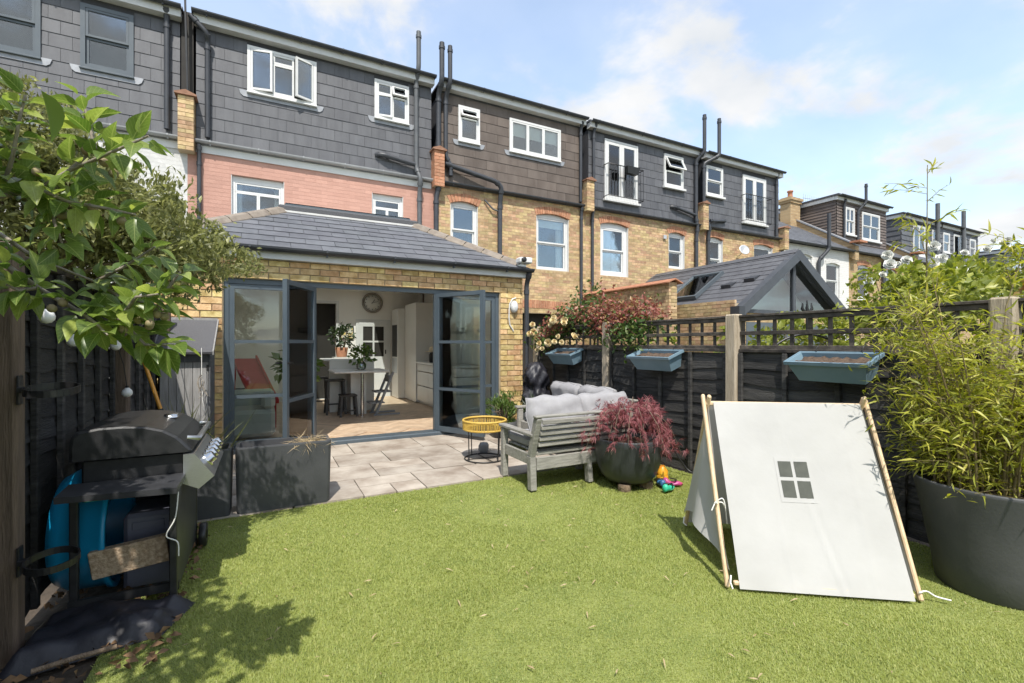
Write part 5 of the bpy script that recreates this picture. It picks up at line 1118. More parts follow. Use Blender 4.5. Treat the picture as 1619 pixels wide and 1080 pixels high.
def garden_sofa(label, M, W, D=.66, mid=True, arms=(True,True), seed=0):
    """local frame: x along the width, y from back (0) to front (D)"""
    o = (M@Vector((W/2,D/2,0))); t = thing('garden_bench', label, 'bench', tuple(o)); P = lambda *p: M@Vector(p); m = 'bench_wood'; up = M.to_3x3()@Vector((1,0,0))
    def bm(name, p, q, w, h, u=(0,0,1)): MB().beam(P(*p),P(*q),w,h,up=M.to_3x3()@Vector(u),b=.006).build(name, m, t)
    xs = [.04,W-.04]
    for i, x in enumerate(xs):
        bm('leg',(x,.07,0.0),(x,.09,.30),.07,.06,(1,0,0)); bm('back_post',(x,.088,.301),(x,-.03,.66),.065,.055,(1,0,0))
        if arms[i]: bm('leg',(x,D-.04,0.0),(x,D-.04,.475),.07,.055,(1,0,0)); bm('armrest',(x,.02,.495),(x,D+.02,.495),.075,.028)
        else: bm('leg',(x,D-.04,0.0),(x,D-.04,.30),.07,.055,(1,0,0))
        bm('side_rail',(x,.12,.27),(x,D-.075,.27),.03,.10)
    if mid: bm('leg',(W/2,.05,0.0),(W/2,.09,.30),.07,.05,(1,0,0))
    bm('front_rail',(.07,D-.05,.27),(W-.07,D-.05,.27),.03,.10); bm('back_rail',(.072,.055,.235),(W-.072,.055,.235),.028,.115); bm('back_rail',(.072,.065,.325),(W-.072,.065,.325),.028,.035)
    for k in range(5):
        z = .41+k*.052; y = .058-(z-.30)*.33+.0; bm('slat',(.072,y,z),(W-.072,y,z),.022,.040)
    bm('top_rail',(.0,-.035,.668),(W,-.035,.668),.06,.022)
    for k in range(6): y = .14+k*.085; bm('seat_slat',(.072,y,.335),(W-.072,y,.335),.07,.02)
    n = 2 if W > 1.0 else 1
    for k in range(n):
        wc = (W-.14)/n; cx_ = .07+wc*(k+.5)
        MB().cbox(-wc/2+.004,wc/2-.004,-.25,.25,-.045,.045,.022,M=M@tr_(cx_,D*.5+.05,.395)).build('seat_cushion', 'cushion', t)
        cushion('back_cushion', t, M@tr_(cx_,.175,.60)@rot(72,'X'), wc*1.06, .44, .19, seed=seed+k, wr=.008)
    return t
garden_sofa('weathered grey wooden bench with grey cushions, its slatted back to the lawn', tr_(2.06,3.54,0), 1.30, seed=3)
garden_sofa('grey cushioned bench standing against the right fence beyond the potted maple', tr_(3.66,5.36,0)@rot(-90,'Z')@Matrix.Scale(1,4), 1.36, D=.78, seed=9) if False else None
M2 = Matrix(((0,-1,0,3.62),(-1,0,0,5.34),(0,0,1,0),(0,0,0,1)))        # back along the fence, facing the garden
garden_sofa('grey cushioned bench standing against the right fence behind the potted maple', M2, 1.36, D=.76, seed=9)
# yellow cord side table
ST = thing('side_table', 'round side table with yellow cord rim and black wire legs', 'table', (2.2,4.86,0)); tc_ = (2.2,4.86); r0_ = .235
for (rr, zz_, th, nm) in ((.225,.010,.007,'base_ring'),(r0_,.345,.012,'lower_ring'),(r0_+.008,.44,.013,'upper_ring')):
    MB().tube([(tc_[0]+rr*math.cos(a),tc_[1]+rr*math.sin(a),zz_) for a in np.linspace(0,2*math.pi,41)], th, 8, caps=False).build(nm, 'black_metal' if nm == 'base_ring' else 'yellow_rope', ST)
for k in range(76):
    a = k/76*2*math.pi+rnd.gauss(0,.008); MB().tube([(tc_[0]+(r0_+.004)*math.cos(a),tc_[1]+(r0_+.004)*math.sin(a),.338),(tc_[0]+(r0_+.012)*math.cos(a+.01),tc_[1]+(r0_+.012)*math.sin(a+.01),.447)], .0065, 5).build('cord', 'yellow_rope', ST)
for a in (.3,1.87,3.44,5.0): MB().tube([(tc_[0]+.225*math.cos(a),tc_[1]+.225*math.sin(a),.010),(tc_[0]+r0_*math.cos(a),tc_[1]+r0_*math.sin(a),.35)], .006, 6).build('leg', 'black_metal', ST)
MB().lathe([(0,.332),(.228,.332),(.228,.338),(0,.338)], (tc_[0],tc_[1],0), 32).build('table_top', 'black_metal', ST)
MB().tube([(tc_[0]+.225,tc_[1],.012),(tc_[0]-.225,tc_[1],.012)], .005, 6).build('cross_bar', 'black_metal', ST); MB().tube([(tc_[0],tc_[1]+.225,.014),(tc_[0],tc_[1]-.225,.014)], .005, 6).build('cross_bar', 'black_metal', ST)
wc = MB(); wc.lathe([(0,0),(.05,0),(.068,.03),(.068,.085),(.05,.115),(.02,.12),(0,.12)], (2.32,5.15,.001), 6); wc.build('lantern', 'grey_paint', label='small grey faceted lantern on the patio behind the yellow table', cat='lantern')

# ------------------------------------------------------------ play tent
TN = thing('play_tent', 'white canvas play tent on wooden poles with four-pane window', 'tent', (2.8,1.8,0))
A1, B1 = Vector((2.21,1.67,0)), Vector((2.68,2.41,0)); V_ = Vector((.70,-.51,0)); A2, B2 = A1+V_, B1+V_; P1 = Vector((2.455,2.03,.93)); P2 = P1+V_
pole = lambda p, q, nm='pole': MB().beam(p,q,.030,.022,up=V_.normalized(),b=.006).build(nm, 'pine', TN)
dv = V_.normalized(); nm_ = Vector((-.535,-.845,0))     # roughly towards the lawn
for k, (Aa,Bb,Pp) in enumerate(((A1,B1,P1),(A2,B2,P2))):
    s_ = -1 if k == 0 else 1
    for (foot, o_) in ((Aa,.030),(Bb,.004)): d_ = (Pp-foot); pole(foot+dv*s_*o_, foot+d_*1.055+dv*s_*o_)
MB().beam(P1-dv*.02+Vector((0,0,.0)),P2+dv*.02,.026,.026,b=.006).build('ridge_pole', 'pine', TN)
MB().beam(A1-dv*.0+Vector((0,0,.028)),A2+Vector((0,0,.028)),.022,.022,b=.005).build('base_pole', 'pine', TN)
def fold(u, v, sag, wr, ph):
    cr = lambda u0, sl, w, a: a*math.exp(-((u-u0-sl*v)/w)**2)       # long creases
    return -sag*4*u*(1-u)*math.sin(math.pi*v) + wr*(math.sin(7*u+3*v+ph[0])+.7*math.sin(13*u-4*v+ph[1])*(1-v)+.5*math.sin(6*v+21*u+ph[2])*(1-v)**2)*min(1,8*v+.3) + cr(.62,-.22,.012,.006)*(1-v) - cr(.645,-.22,.012,.004)*(1-v) + cr(.33,-.05,.010,.004)*max(0,1-1.6*v) + cr(.80,.06,.014,.004)*(1-v)
def sheet(name, a, b_, c, d, n=26, m_=22, sag=.012, mat_='canvas', wr=.004, seed=1, holes=None, off=None, th=.0):
    """cloth between corners a (low left), b (low right), c (top right), d (top left)"""
    r_ = random.Random(seed); ph = [r_.uniform(0,6.3) for _ in range(8)]; nrm = (b_-a).cross(d-a).normalized(); vs = []; fs = []
    for j in range(m_+1):
        for i in range(n+1):
            u, v = i/n, j/m_; p = (a.lerp(b_,u)).lerp(d.lerp(c,u),v)
            h = fold(u,v,sag,wr,ph)
            vs.append(p+nrm*h+(off or Vector((0,0,0))))
    for j in range(m_):
        for i in range(n):
            if holes and holes(i/n,(i+1)/n,j/m_,(j+1)/m_): continue
            q = j*(n+1)+i; fs.append((q,q+1,q+n+2,q+n+1))
    o = MB().add(vs, fs, True).build(name, mat_, TN); return o
wu, wv = (.44,.63), (.44,.64)
lo = Vector((0,0,.022)); lo2 = Vector((0,0,.0))
fn_off = Vector((-.010,-.014,.006))
sheet('front_panel', A1+lo2+fn_off*1.6+dv*.025, A2+lo2+fn_off*1.6-dv*.012, P2+Vector((-.01,-.015,.012))-dv*.012, P1+Vector((-.01,-.015,.012))+dv*.022, sag=.018, wr=.0042, n=60, m_=50)
sheet('back_panel', B2+lo-fn_off*.5, B1+lo-fn_off*.5, P1+Vector((.01,.012,.012)), P2+Vector((.01,.012,.012)), sag=.0, seed=5)
# window: grey panes set on a stitched patch
def onfront(u, v, h): 
    a, b_, c, d = A1+lo2+fn_off*1.6+dv*.025, A2+lo2+fn_off*1.6-dv*.012, P2+Vector((-.01,-.015,.012))-dv*.012, P1+Vector((-.01,-.015,.012))+dv*.022
    r_ = random.Random(1); ph = [r_.uniform(0,6.3) for _ in range(8)]
    n_ = (b_-a).cross(d-a).normalized(); p = (a.lerp(b_,u)).lerp(d.lerp(c,u),v); return p+n_*(h+fold(u,v,.018,.0042,ph))
def patch(name, u0,u1,v0,v1,h,m,k=4):
    vs = [onfront(u0+(u1-u0)*i/k, v0+(v1-v0)*j/k, h) for j in range(k+1) for i in range(k+1)]; fs = [(j*(k+1)+i,j*(k+1)+i+1,(j+1)*(k+1)+i+1,(j+1)*(k+1)+i) for j in range(k) for i in range(k)]
    return MB().add(vs, fs, True).build(name, m, TN)
patch('window_patch', .355,.582,.44,.685,.0022,'canvas',10)
for (u0,u1) in ((.375,.458),(.478,.562)):
    for (v0,v1) in ((.465,.555),(.575,.66)): patch('window_pane', u0,u1,v0,v1,.0042,'canvas_window',6)
# end flap on the left, hanging open at the hem
vs = []; fs = []; n, m_ = 16, 18; r_ = random.Random(4)
for j in range(m_+1):
    v = j/m_; l_, r2 = B1.lerp(P1,v), A1.lerp(P1,v)
    for i in range(n+1):
        u = i/n; p = l_.lerp(r2,u); bil = (.10*math.sin(math.pi*u)*(1-v)**1.2+.028*math.sin(13*u+3*v)*(1-v)); p = p - dv*(bil*(.5+.5*u)+.006)
        hem = (.055+.16*math.sin(math.pi*min(1,u*1.05))*.8)*(1-v)**3 ; p = p+Vector((0,0,.03*(1-v)+hem)); vs.append(p)
for j in range(m_):
    for i in range(n): q = j*(n+1)+i; fs.append((q,q+1,q+n+2,q+n+1))
MB().add(vs, fs, True).build('end_flap', 'canvas', TN)
sheet('end_panel', A2+lo*2+dv*.006, B2+lo*2+dv*.006, P2+dv*.006, P2+dv*.006+Vector((-.002,-.002,0)), n=8, m_=10, sag=.0, seed=8)
pt = A1.lerp(P1,.42)-dv*.04
for k, (dx_,dy_,dz_) in enumerate(((-.05,-.02,-.03),(.05,-.03,-.03),(.06,-.035,-.12),(-.03,-.03,.02))): MB().tube(smooth([pt,pt+Vector((dx_*.5,dy_,abs(dz_)*.2)),pt+Vector((dx_,dy_,dz_))]), .0035, 5).build('tie', 'rope', TN)
MB().tube(smooth([A2+Vector((0,-.02,.05)),A2+Vector((.05,-.03,.05)),A2+Vector((.10,-.05,.02)),A2+Vector((.13,-.10,.016))]), .0045, 5).build('tie', 'rope', TN)
MB().tube([A1+Vector((-.02,0,.07)),A1+Vector((-.05,-.02,.05)),A1+Vector((-.045,-.03,.02))], .005, 5).build('tie', 'rope', TN)
MB().tube([B1+Vector((-.02,0,.06)),B1+Vector((-.05,-.02,.03)),B1+Vector((-.04,-.04,.015))], .005, 5).build('tie', 'rope', TN)

# ------------------------------------------------------------ pots
def pot(label, c, prof, m, soil_r, soil_z, n=48):
    t = thing('plant_pot', label, 'pot', c); MB().lathe(prof, c, n).build('pot_wall', m, t)
    vs = [(c[0],c[1],c[2]+soil_z+.01)]; fs = []; k = 24
    for rr in (.5,1.0):
        for j in range(k): a = 2*math.pi*j/k; vs.append((c[0]+soil_r*rr*math.cos(a),c[1]+soil_r*rr*math.sin(a),c[2]+soil_z+rnd.gauss(0,.006)))
    for j in range(k): fs.append((0,1+j,1+(j+1)%k)); fs.append((1+j,1+k+j,1+k+(j+1)%k,1+(j+1)%k))
    MB().add(vs,fs,True).build('soil','soil',t); return t
BP = (3.48,1.03,-.012)
pot('large round charcoal grey pot holding the bamboo at the right edge', BP, [(0,0),(.235,0),(.245,.01),(.265,.15),(.302,.36),(.340,.55),(.344,.565),(.338,.573),(.328,.566),(.32,.53),(.29,.48),(.0,.48)], 'pot_grey', .318, .505)
AP = (2.98,3.36,.05)
pot('glazed dark grey bowl pot holding the red maple beside the bench', AP, [(0,0),(.17,0),(.205,.010),(.25,.06),(.282,.14),(.30,.24),(.308,.34),(.314,.385),(.308,.395),(.293,.39),(.285,.34),(.0,.31)], 'pot_dark', .287, .335)
for (x_,y_,lab) in ((2.84,3.25,'small log block under the left of the maple pot'),(3.08,3.23,'small log block under the right of the maple pot'),(2.99,3.57,'small log block under the back of the maple pot')):
    q = MB(); q.lathe([(.055+.006*math.sin(k),z) for k, z in enumerate((-.012,.01,.035,.052))], (x_,y_,0), 9, cap=True, smooth=False); q.build('log_block', 'log', label=lab, cat='log')
def maple():
    c = np.array([3.02,3.38,.385]); t = thing('maple_tree', 'red weeping cut-leaf maple in the dark bowl pot', 'tree', tuple(c)); paths = []; st = MB()
    st.tube([c+[-.02,0,-.03],c+[0,.01,.10],c+[.02,0,.22]], .014, 8, radii=[.017,.013,.010])
    for k in range(30):
        a = k*2.399; rr = .32+.28*rnd.random(); h = .33+.13*rnd.random()-.2*(rr-.3)
        e = c+np.array([math.cos(a)*rr*1.02, math.sin(a)*rr*.95, -.06+.15*rnd.random()-.10*max(0,math.cos(a))]); m_ = c+np.array([math.cos(a)*rr*.5, math.sin(a)*rr*.5, h*.95])
        m0 = c+np.array([math.cos(a)*rr*.18, math.sin(a)*rr*.18, h*.62]); m2 = m_*.45+e*.55+np.array([0,0,.075])
        p = [tuple(c+[.01,0,.12]),tuple(m0),tuple(m_),tuple(m2),tuple(e)]; paths.append([m0,m_,m2,e]); st.tube(p, .004, 5, radii=[.007,.005,.003,.002,.001])
    st.build('trunk', 'bark', t)
    n = 1150; P, D = along(paths, n=n, jitter=.032); 
    # each leaf is a spray of seven drooping fingers
    PP, DD, UU, SS = [], [], [], []
    base = D*.35+rdir(n,-.1)*.8; base /= np.linalg.norm(base,axis=1,keepdims=True)
    up = np.tile([0,0,1.],(n,1))+rng.normal(size=(n,3))*.4; Y = np.cross(up,base); Y /= np.linalg.norm(Y,axis=1,keepdims=True)
    for a_, s_ in ((-75,.55),(-48,.8),(-22,.95),(0,1.0),(22,.95),(48,.8),(75,.55)):
        d_ = base*math.cos(R(a_))+Y*math.sin(R(a_)); d_[:,2] -= .25; PP.append(P); DD.append(d_); UU.append(up); SS.append(np.full(n,.066*s_)*(.7+.6*rng.random(n)))
    leaf_cloud('foliage', leaf_shape(3,.085,.2,.3,.4), np.concatenate(PP), np.concatenate(DD), np.concatenate(UU), np.concatenate(SS), 'leaf_acer', t)
maple()
def bamboo():
    c = np.array([3.48,1.03,.50]); t = thing('bamboo', 'yellow-green bamboo clump growing in the large charcoal pot', 'bamboo', tuple(c)); paths = []; twigs = []
    for k in range(62):
        a = rnd.uniform(0,6.283); rr = .25*math.sqrt(rnd.random()); b0 = c+np.array([math.cos(a)*rr, math.sin(a)*rr, -.02]); L = rnd.uniform(.5,1.3)
        out = np.array([math.cos(a), math.sin(a), 0])*rnd.uniform(.06,.36)+np.array([-.02,.02,0])*rnd.random()
        pts = [b0+out*(s*s*1.0)+np.array([0,0,L*s*(1-.10*s)]) for s in np.linspace(0,1,7)]
        if k == 0: pts = [np.array(p) for p in ((3.30,1.22,.50),(3.31,1.25,1.0),(3.325,1.27,1.5),(3.335,1.27,2.0),(3.34,1.27,2.32))]
        if k == 1: pts = [np.array(p) for p in ((3.36,1.10,.50),(3.37,1.16,1.0),(3.35,1.22,1.5),(3.32,1.30,1.95))]
        if k == 2: pts = [np.array(p) for p in ((3.45,1.0,.50),(3.47,1.02,1.0),(3.52,1.0,1.5),(3.62,.95,1.85))]
        MB().tube(pts, .005, 6, radii=list(np.linspace(.0065,.0018,len(pts)))).build('culm', 'culm', t)
        for j in range(11 if k > 2 else 26):
            s = rnd.uniform(.06,1.0); i = min(int(s*(len(pts)-1)),len(pts)-2); p = pts[i]+(pts[i+1]-pts[i])*(s*(len(pts)-1)-i)
            if k < 3 and p[2] > 1.45: ll = rnd.uniform(.10,.26)
            else: ll = rnd.uniform(.12,.30)
            d_ = rdir(1,.25)[0]; d_[2] = abs(d_[2])*.7; e = p+d_*ll; twigs.append(([p,p+d_*ll*.55,e-np.array([0,0,.015])], k < 3 and p[2] > 1.45))
    tw = MB()
    for p, _ in twigs: tw.tube(p, .0016, 4, radii=[.002,.0016,.001], caps=False)
    tw.build('twigs', 'culm', t, kind='stuff')
    A = [p for p, f in twigs if not f]; B = [p for p, f in twigs if f]
    P, D = along(A, n=8200, jitter=.03); n = len(P); P2_, D2_ = along(B, n=330, jitter=.008) if B else (np.zeros((0,3)),)*2
    P = np.concatenate([P,P2_]); D = np.concatenate([D,D2_]); n = len(P)
    d = D*.8+rdir(n,-.15)*.8; U = rdir(n,.0,.5)+np.array([0,0,1]); S = (.036+.048*rng.random(n))
    leaf_cloud('foliage', LEAF_LANCE, P, d, U, S, 'leaf_bamboo', t, individual=300)
bamboo()

# ------------------------------------------------------------ climbing roses over the right fence
def rose_bloom(b, c, r, d):
    d = Vector(d).normalized(); u = d.orthogonal().normalized(); w = d.cross(u)
    for ring, (rr, hh, n) in enumerate(((.28,.95,4),(.55,.85,5),(.82,.62,6),(1.0,.25,6))):
        for k in range(n):
            a = 2*math.pi*k/n+ring*.5+rnd.uniform(-.2,.2); e = (u*math.cos(a)+w*math.sin(a)); tdir = (w*math.cos(a)-u*math.sin(a)); rad = r*rr
            p0 = Vector(c); p1 = p0+e*rad*.55+d*r*hh*.35; p2 = p0+e*rad+d*r*hh*(1.0 if ring < 3 else .5); h_ = r*(.30+.18*ring)
            b.add([p0,p1-tdir*h_,p2-tdir*h_*.8,p2+e*r*.08,p2+tdir*h_*.8,p1+tdir*h_],[(0,1,2,3),(0,3,4,5)],True)
def roses():
    t = thing('climbing_rose', 'climbing rose with red-tinged leaves and cream flowers spilling over the right fence', 'rose', (4.02,5.1,0)); paths = []; st = MB()
    st.tube([(4.05,5.3,0),(4.03,5.25,.6),(4.0,5.2,1.2),(3.96,5.1,1.5)], .02, 7, radii=[.022,.02,.016,.012])
    for k in range(56):
        y = rnd.uniform(3.75,6.35); top = 1.62+.28*rnd.random()*(1 if 4.3 < y < 5.6 else .5) - .10*(y > 5.8)
        p0 = np.array([3.97,5.1+(y-5.1)*.35,1.40+rnd.uniform(-.1,.1)]); e = np.array([3.93+rnd.uniform(-.30,.25),y,top+rnd.uniform(-.38,.06)]); m_ = (p0+e)/2+np.array([0,0,.16])
        paths.append([m_*.6+p0*.4,m_,e]); st.tube([p0,m_,e], .004, 5, radii=[.008,.005,.002])
    for (y,z) in ((5.35,2.05),(5.15,2.12),(5.55,1.98),(4.9,1.98)): p = [np.array([3.97,y-.1,1.5]),np.array([3.95,y,z-.25]),np.array([3.93,y+.02,z])]; paths.append(p); st.tube(p, .004, 5, radii=[.006,.004,.002])
    st.build('stems', 'twig_red', t)
    n = 5200; P, D = along(paths, n=n, jitter=.08); d = D*.5+rdir(n,-.1); U = rdir(n,.6); S = .04+.035*rng.random(n)
    red = (P[:,2] > 1.50+.10*np.sin(P[:,1]*5)) & (rng.random(n) < np.where(P[:,1] < 4.95, .92, np.where(P[:,1] > 5.7,.75,.35)))
    leaf_cloud('foliage', LEAF_OVAL, P[red], d[red], U[red], S[red]*.9, 'leaf_rose_red', t); leaf_cloud('foliage', LEAF_OVAL, P[~red], d[~red], U[~red], S[~red], 'leaf_rose', t)
    spots = [(3.66,5.58,1.72),(3.70,5.45,1.60),(3.58,6.2,1.30),(3.62,6.3,1.44),(3.6,5.7,1.3),(3.66,5.85,1.55),(3.62,5.66,1.67),(3.66,5.74,1.63),(3.60,5.60,1.62),(3.68,5.52,1.68),(3.60,6.15,1.50),(3.64,6.22,1.42),(3.62,6.05,1.40),(3.60,5.42,1.42),(3.58,5.35,1.36),(3.62,5.28,1.40),(3.60,5.90,1.22),(3.58,5.98,1.26),(3.62,6.10,1.20),(3.60,5.50,1.30),(3.60,6.28,1.55),(3.62,5.15,1.38)]
    for p in spots:
        b = MB(); rose_bloom(b, tuple(np.array(p)+rng.normal(size=3)*.035), rnd.uniform(.03,.055), (-.7+rnd.gauss(0,.6),-.5+rnd.gauss(0,.5),rnd.uniform(0,.6))); b.build('bloom', 'rose_cream', t)
roses()
def bush(name, label, cat, blobs, n, shape, m, s0, s1, trunk, parent_loc, blooms=(), bm='rose_white', bark='bark', indiv=0, up=.3, m2=None, split=None):
    t = thing(name, label, cat, parent_loc); B = np.array(blobs,float); vol = B[:,3]*B[:,4]*B[:,5]; i = rng.choice(len(B), n, p=vol/vol.sum())
    d = rdir(n); rad = rng.random((n,1))**.45
    # clump the leaves into sprigs so that gaps stay between them
    P = B[i,:3]+d*rad*B[i,3:6]; ns = max(20,n//28); seeds = P[rng.choice(n, ns)]; k = rng.integers(0, ns, n); off = rng.normal(size=(n,3))*np.array([.055,.055,.05])*(B[:,3].mean()/.5)
    P = seeds[k]+off; dd = rdir(ns,up)[k]*.8+rdir(n,up)*.6; U = rdir(n,.7); S = s0+(s1-s0)*rng.random(n)
    ok = P[:,2] > .02; P, dd, U, S = P[ok], dd[ok], U[ok], S[ok]
    leaf_cloud('foliage', shape, P, dd, U, S, m, t, individual=indiv)
    st = MB(); tb = np.array(trunk[-1],float); st.tube(trunk, .03, 8, radii=list(np.linspace(.035,.018,len(trunk))))
    for q in seeds[:60]: st.tube([tb-(0,0,.1),(tb+q)/2+rng.normal(size=3)*.05,q], .005, 5, radii=[.012,.007,.002])
    st.build('trunk', bark, t)
    for p in [q for q in blooms for _ in (0,1)]: b = MB(); rose_bloom(b, tuple(np.array(p)+rng.normal(size=3)*[.12,.12,.06]), rnd.uniform(.028,.05), (-.6+rnd.gauss(0,.5),-.6,rnd.uniform(.1,.8))); b.build('bloom', bm, t)
    return t
bush('rose_bush', 'tall bush with white roses beyond the right fence', 'rose', [(5.9,2.5,1.75,.55,.5,.45),(6.5,2.2,1.85,.5,.5,.45),(5.3,2.7,1.5,.45,.4,.35),(5.2,1.9,1.72,.4,.4,.36),(4.9,1.5,1.68,.3,.35,.34),(4.5,1.3,1.55,.22,.3,.25),(6.6,1.9,2.0,.4,.4,.3)], 5600, LEAF_OVAL, 'leaf_lime', .045,.085, [(6,2.5,0),(6,2.45,.8),(5.95,2.4,1.4)], (6,2.4,0),
     [(5.72,2.45,2.12),(5.80,2.38,2.16),(5.95,2.2,2.15),(5.66,2.5,1.98),(5.9,2.3,1.98),(6.1,2.2,2.22),(6.3,2.1,2.2),(6.55,1.95,2.35),(6.65,1.9,2.28),(6.78,1.95,2.36),(6.45,2.0,2.3),(5.5,2.55,1.95),(6.2,2.15,2.0),(5.6,2.5,1.65),(5.7,2.4,1.5)])
bush('shrub', 'bright green leafy shrub beyond the right fence trellis', 'shrub', [(5.2,3.4,1.25,.5,.7,.40),(4.9,4.6,1.1,.45,.6,.35),(5.0,2.2,1.4,.4,.5,.45)], 2200, LEAF_OVAL, 'leaf_lime', .05,.10, [(5.1,3.3,0),(5.1,3.3,.8)], (5.1,3.3,0))
bush('shrub', 'orange and bronze leaved shrub at the right edge beyond the fence', 'shrub', [(4.55,.95,1.62,.22,.22,.28),(4.75,1.05,1.35,.3,.3,.3)], 420, LEAF_OVAL, 'leaf_orange', .06,.11, [(4.6,.95,0),(4.6,.95,1.0),(4.57,.95,1.4)], (4.6,.95,0), bark='twig_red')
bush('shrub', 'dark evergreen shrubs beyond the right fence at the foot of the rose bush', 'shrub', [(6.2,1.6,1.0,.6,.6,.7),(5.4,1.4,1.0,.5,.5,.6),(6.6,3.2,.9,.7,.6,.6)], 1800, LEAF_OVAL, 'leaf_dark', .05,.09, [(6,1.7,0),(6,1.7,.6)], (6,1.7,0))
bush('herb_plant', 'feathery green plant in a grey pot by the brick pier', 'plant', [(2.98,5.92,.40,.26,.22,.20)], 1500, LEAF_LANCE, 'leaf_green', .05,.09, [(2.98,5.92,.10),(2.98,5.92,.30)], (2.98,5.92,.2), up=.9)
pot('square grey pot of the feathery plant by the brick pier', (2.98,5.92,.002), [(0,0),(.17,0),(.20,.22),(.185,.22),(.17,.17),(0,.17)], 'pot_grey', .175, .18, 24)

# ------------------------------------------------------------ big-leaved fruit tree over the left corner
def fruit_tree():
    t = thing('fruit_tree', 'fruit tree with large glossy leaves and small fruit reaching in from the left', 'tree', (-.90,1.75,0)); tr = MB()
    tr.tube([(-.93,1.82,-.03),(-.95,1.85,.5),(-.97,1.86,1.0),(-.97,1.865,1.34),(-.94,1.85,1.8),(-.95,1.8,2.2)], .04, 10, radii=[.05,.042,.038,.034,.024,.012]); tr.build('trunk', 'bark_grey', t)
    limbs = [[(-.972,1.865,1.339),(-.714,1.787,1.542),(-.625,1.74,1.593),(-.565,1.709,1.546),(-.518,1.717,1.517),(-.417,1.687,1.473)],
      [(-.931,1.788,1.275),(-.657,1.644,1.531),(-.575,1.601,1.504),(-.493,1.557,1.438),(-.41,1.514,1.384),(-.323,1.502,1.362),(-.257,1.49,1.371)],
      [(-.972,1.865,1.371),(-.743,1.745,1.613),(-.575,1.601,1.662),(-.48,1.517,1.668),(-.406,1.455,1.706),(-.353,1.428,1.757)]]
    tw = [[(-.353,1.428,1.757),(-.366,1.435,1.824),(-.382,1.443,1.883)],[(-.406,1.455,1.706),(-.287,1.337,1.737),(-.231,1.307,1.765)],[(-.48,1.517,1.668),(-.406,1.455,1.632),(-.327,1.414,1.617),(-.273,1.408,1.608)],
      [(-.575,1.601,1.662),(-.524,1.517,1.735),(-.51,1.51,1.824),(-.497,1.503,1.883)],[(-.417,1.687,1.473),(-.34,1.647,1.517),(-.27,1.61,1.569)],[(-.257,1.49,1.371),(-.214,1.468,1.452),(-.192,1.456,1.484)],
      [(-.323,1.502,1.362),(-.271,1.498,1.298),(-.207,1.464,1.298)],[(-.41,1.514,1.384),(-.36,1.454,1.351),(-.333,1.44,1.321)],[(-.493,1.557,1.438),(-.52,1.538,1.427),(-.537,1.524,1.439)],[(-.323,1.502,1.362),(-.28,1.446,1.415),(-.232,1.421,1.422)],
      [(-.453,1.503,1.668),(-.438,1.473,1.587),(-.419,1.462,1.528)],[(-.417,1.687,1.473),(-.355,1.655,1.429),(-.293,1.622,1.412)],[(-.586,1.573,1.668),(-.563,1.538,1.78),(-.55,1.531,1.869)]]
    # boughs of the same tree outside the picture, whose shade falls on the grass
    far = [[(-.95,1.8,2.2),(-.85,1.45,2.25),(-.70,1.15,2.2),(-.55,.9,2.1)],[(-.95,1.82,1.9),(-.95,1.4,1.95),(-.9,1.0,1.9),(-.8,.7,1.85)],[(-.95,1.8,2.2),(-1.1,2.1,2.3),(-1.2,2.5,2.3)],[(-.95,1.8,2.1),(-.7,1.3,1.75),(-.62,1.0,1.6)]]
    for k, p in enumerate(limbs): MB().tube(p, .01, 7, radii=list(np.linspace(.009,.003,len(p)))).build('limb', 'bark_grey', t)
    for p in far: MB().tube(p, .01, 7, radii=list(np.linspace(.018,.005,len(p)))).build('limb', 'bark_grey', t)
    for p in tw: MB().tube(p, .004, 6, radii=list(np.linspace(.005,.0025,len(p)))).build('twig', 'bark_grey', t)
    P = []; D = []
    for p in tw:
        p = np.array(p); L = np.linalg.norm(np.diff(p,axis=0),axis=1).sum(); n = int(10+L*62); a0 = rnd.uniform(0,6)
        tt = np.cumsum(np.r_[0,np.linalg.norm(np.diff(p,axis=0),axis=1)]); 
        for k in range(n):
            s = (k+.6)/n*tt[-1]; q = np.array([np.interp(s,tt,p[:,i]) for i in range(3)]); ax = (p[-1]-p[0])/np.linalg.norm(p[-1]-p[0]); a = a0+k*2.4
            e1 = np.cross(ax,[.3,.2,1]); e1 /= np.linalg.norm(e1); e2 = np.cross(ax,e1); d = ax*.55+(e1*math.cos(a)+e2*math.sin(a))*.85+np.array([0,0,-.12]); P.append(q+d*.012); D.append(d)
    P2_, D2_ = along([l[2:] for l in limbs], n=70, jitter=.02); D2_ = D2_*.3+rdir(70,.1)
    P = np.concatenate([np.array(P),P2_]); D = np.concatenate([np.array(D),D2_]); n = len(P); U = np.tile([-.1,-.25,1.],(n,1))+rng.normal(size=(n,3))*.42; S = .042+.034*rng.random(n)
    leaf_cloud('foliage', LEAF_BROAD, P, D, U, S, 'leaf_apple', t, individual=min(290,n))
    Pf, Df = along(far, n=760, jitter=.085); leaf_cloud('foliage', LEAF_BROAD, Pf, Df*.3+rdir(760,-.1), rdir(760,1.), .06+.035*rng.random(760), 'leaf_apple', t)
    fm = unit_mesh('fruit', 'fruit', lambda b: b.lathe([(.001,-.5),(.22,-.46),(.42,-.25),(.48,.0),(.40,.26),(.22,.42),(.10,.46),(.13,.56),(.03,.60)], n=10))
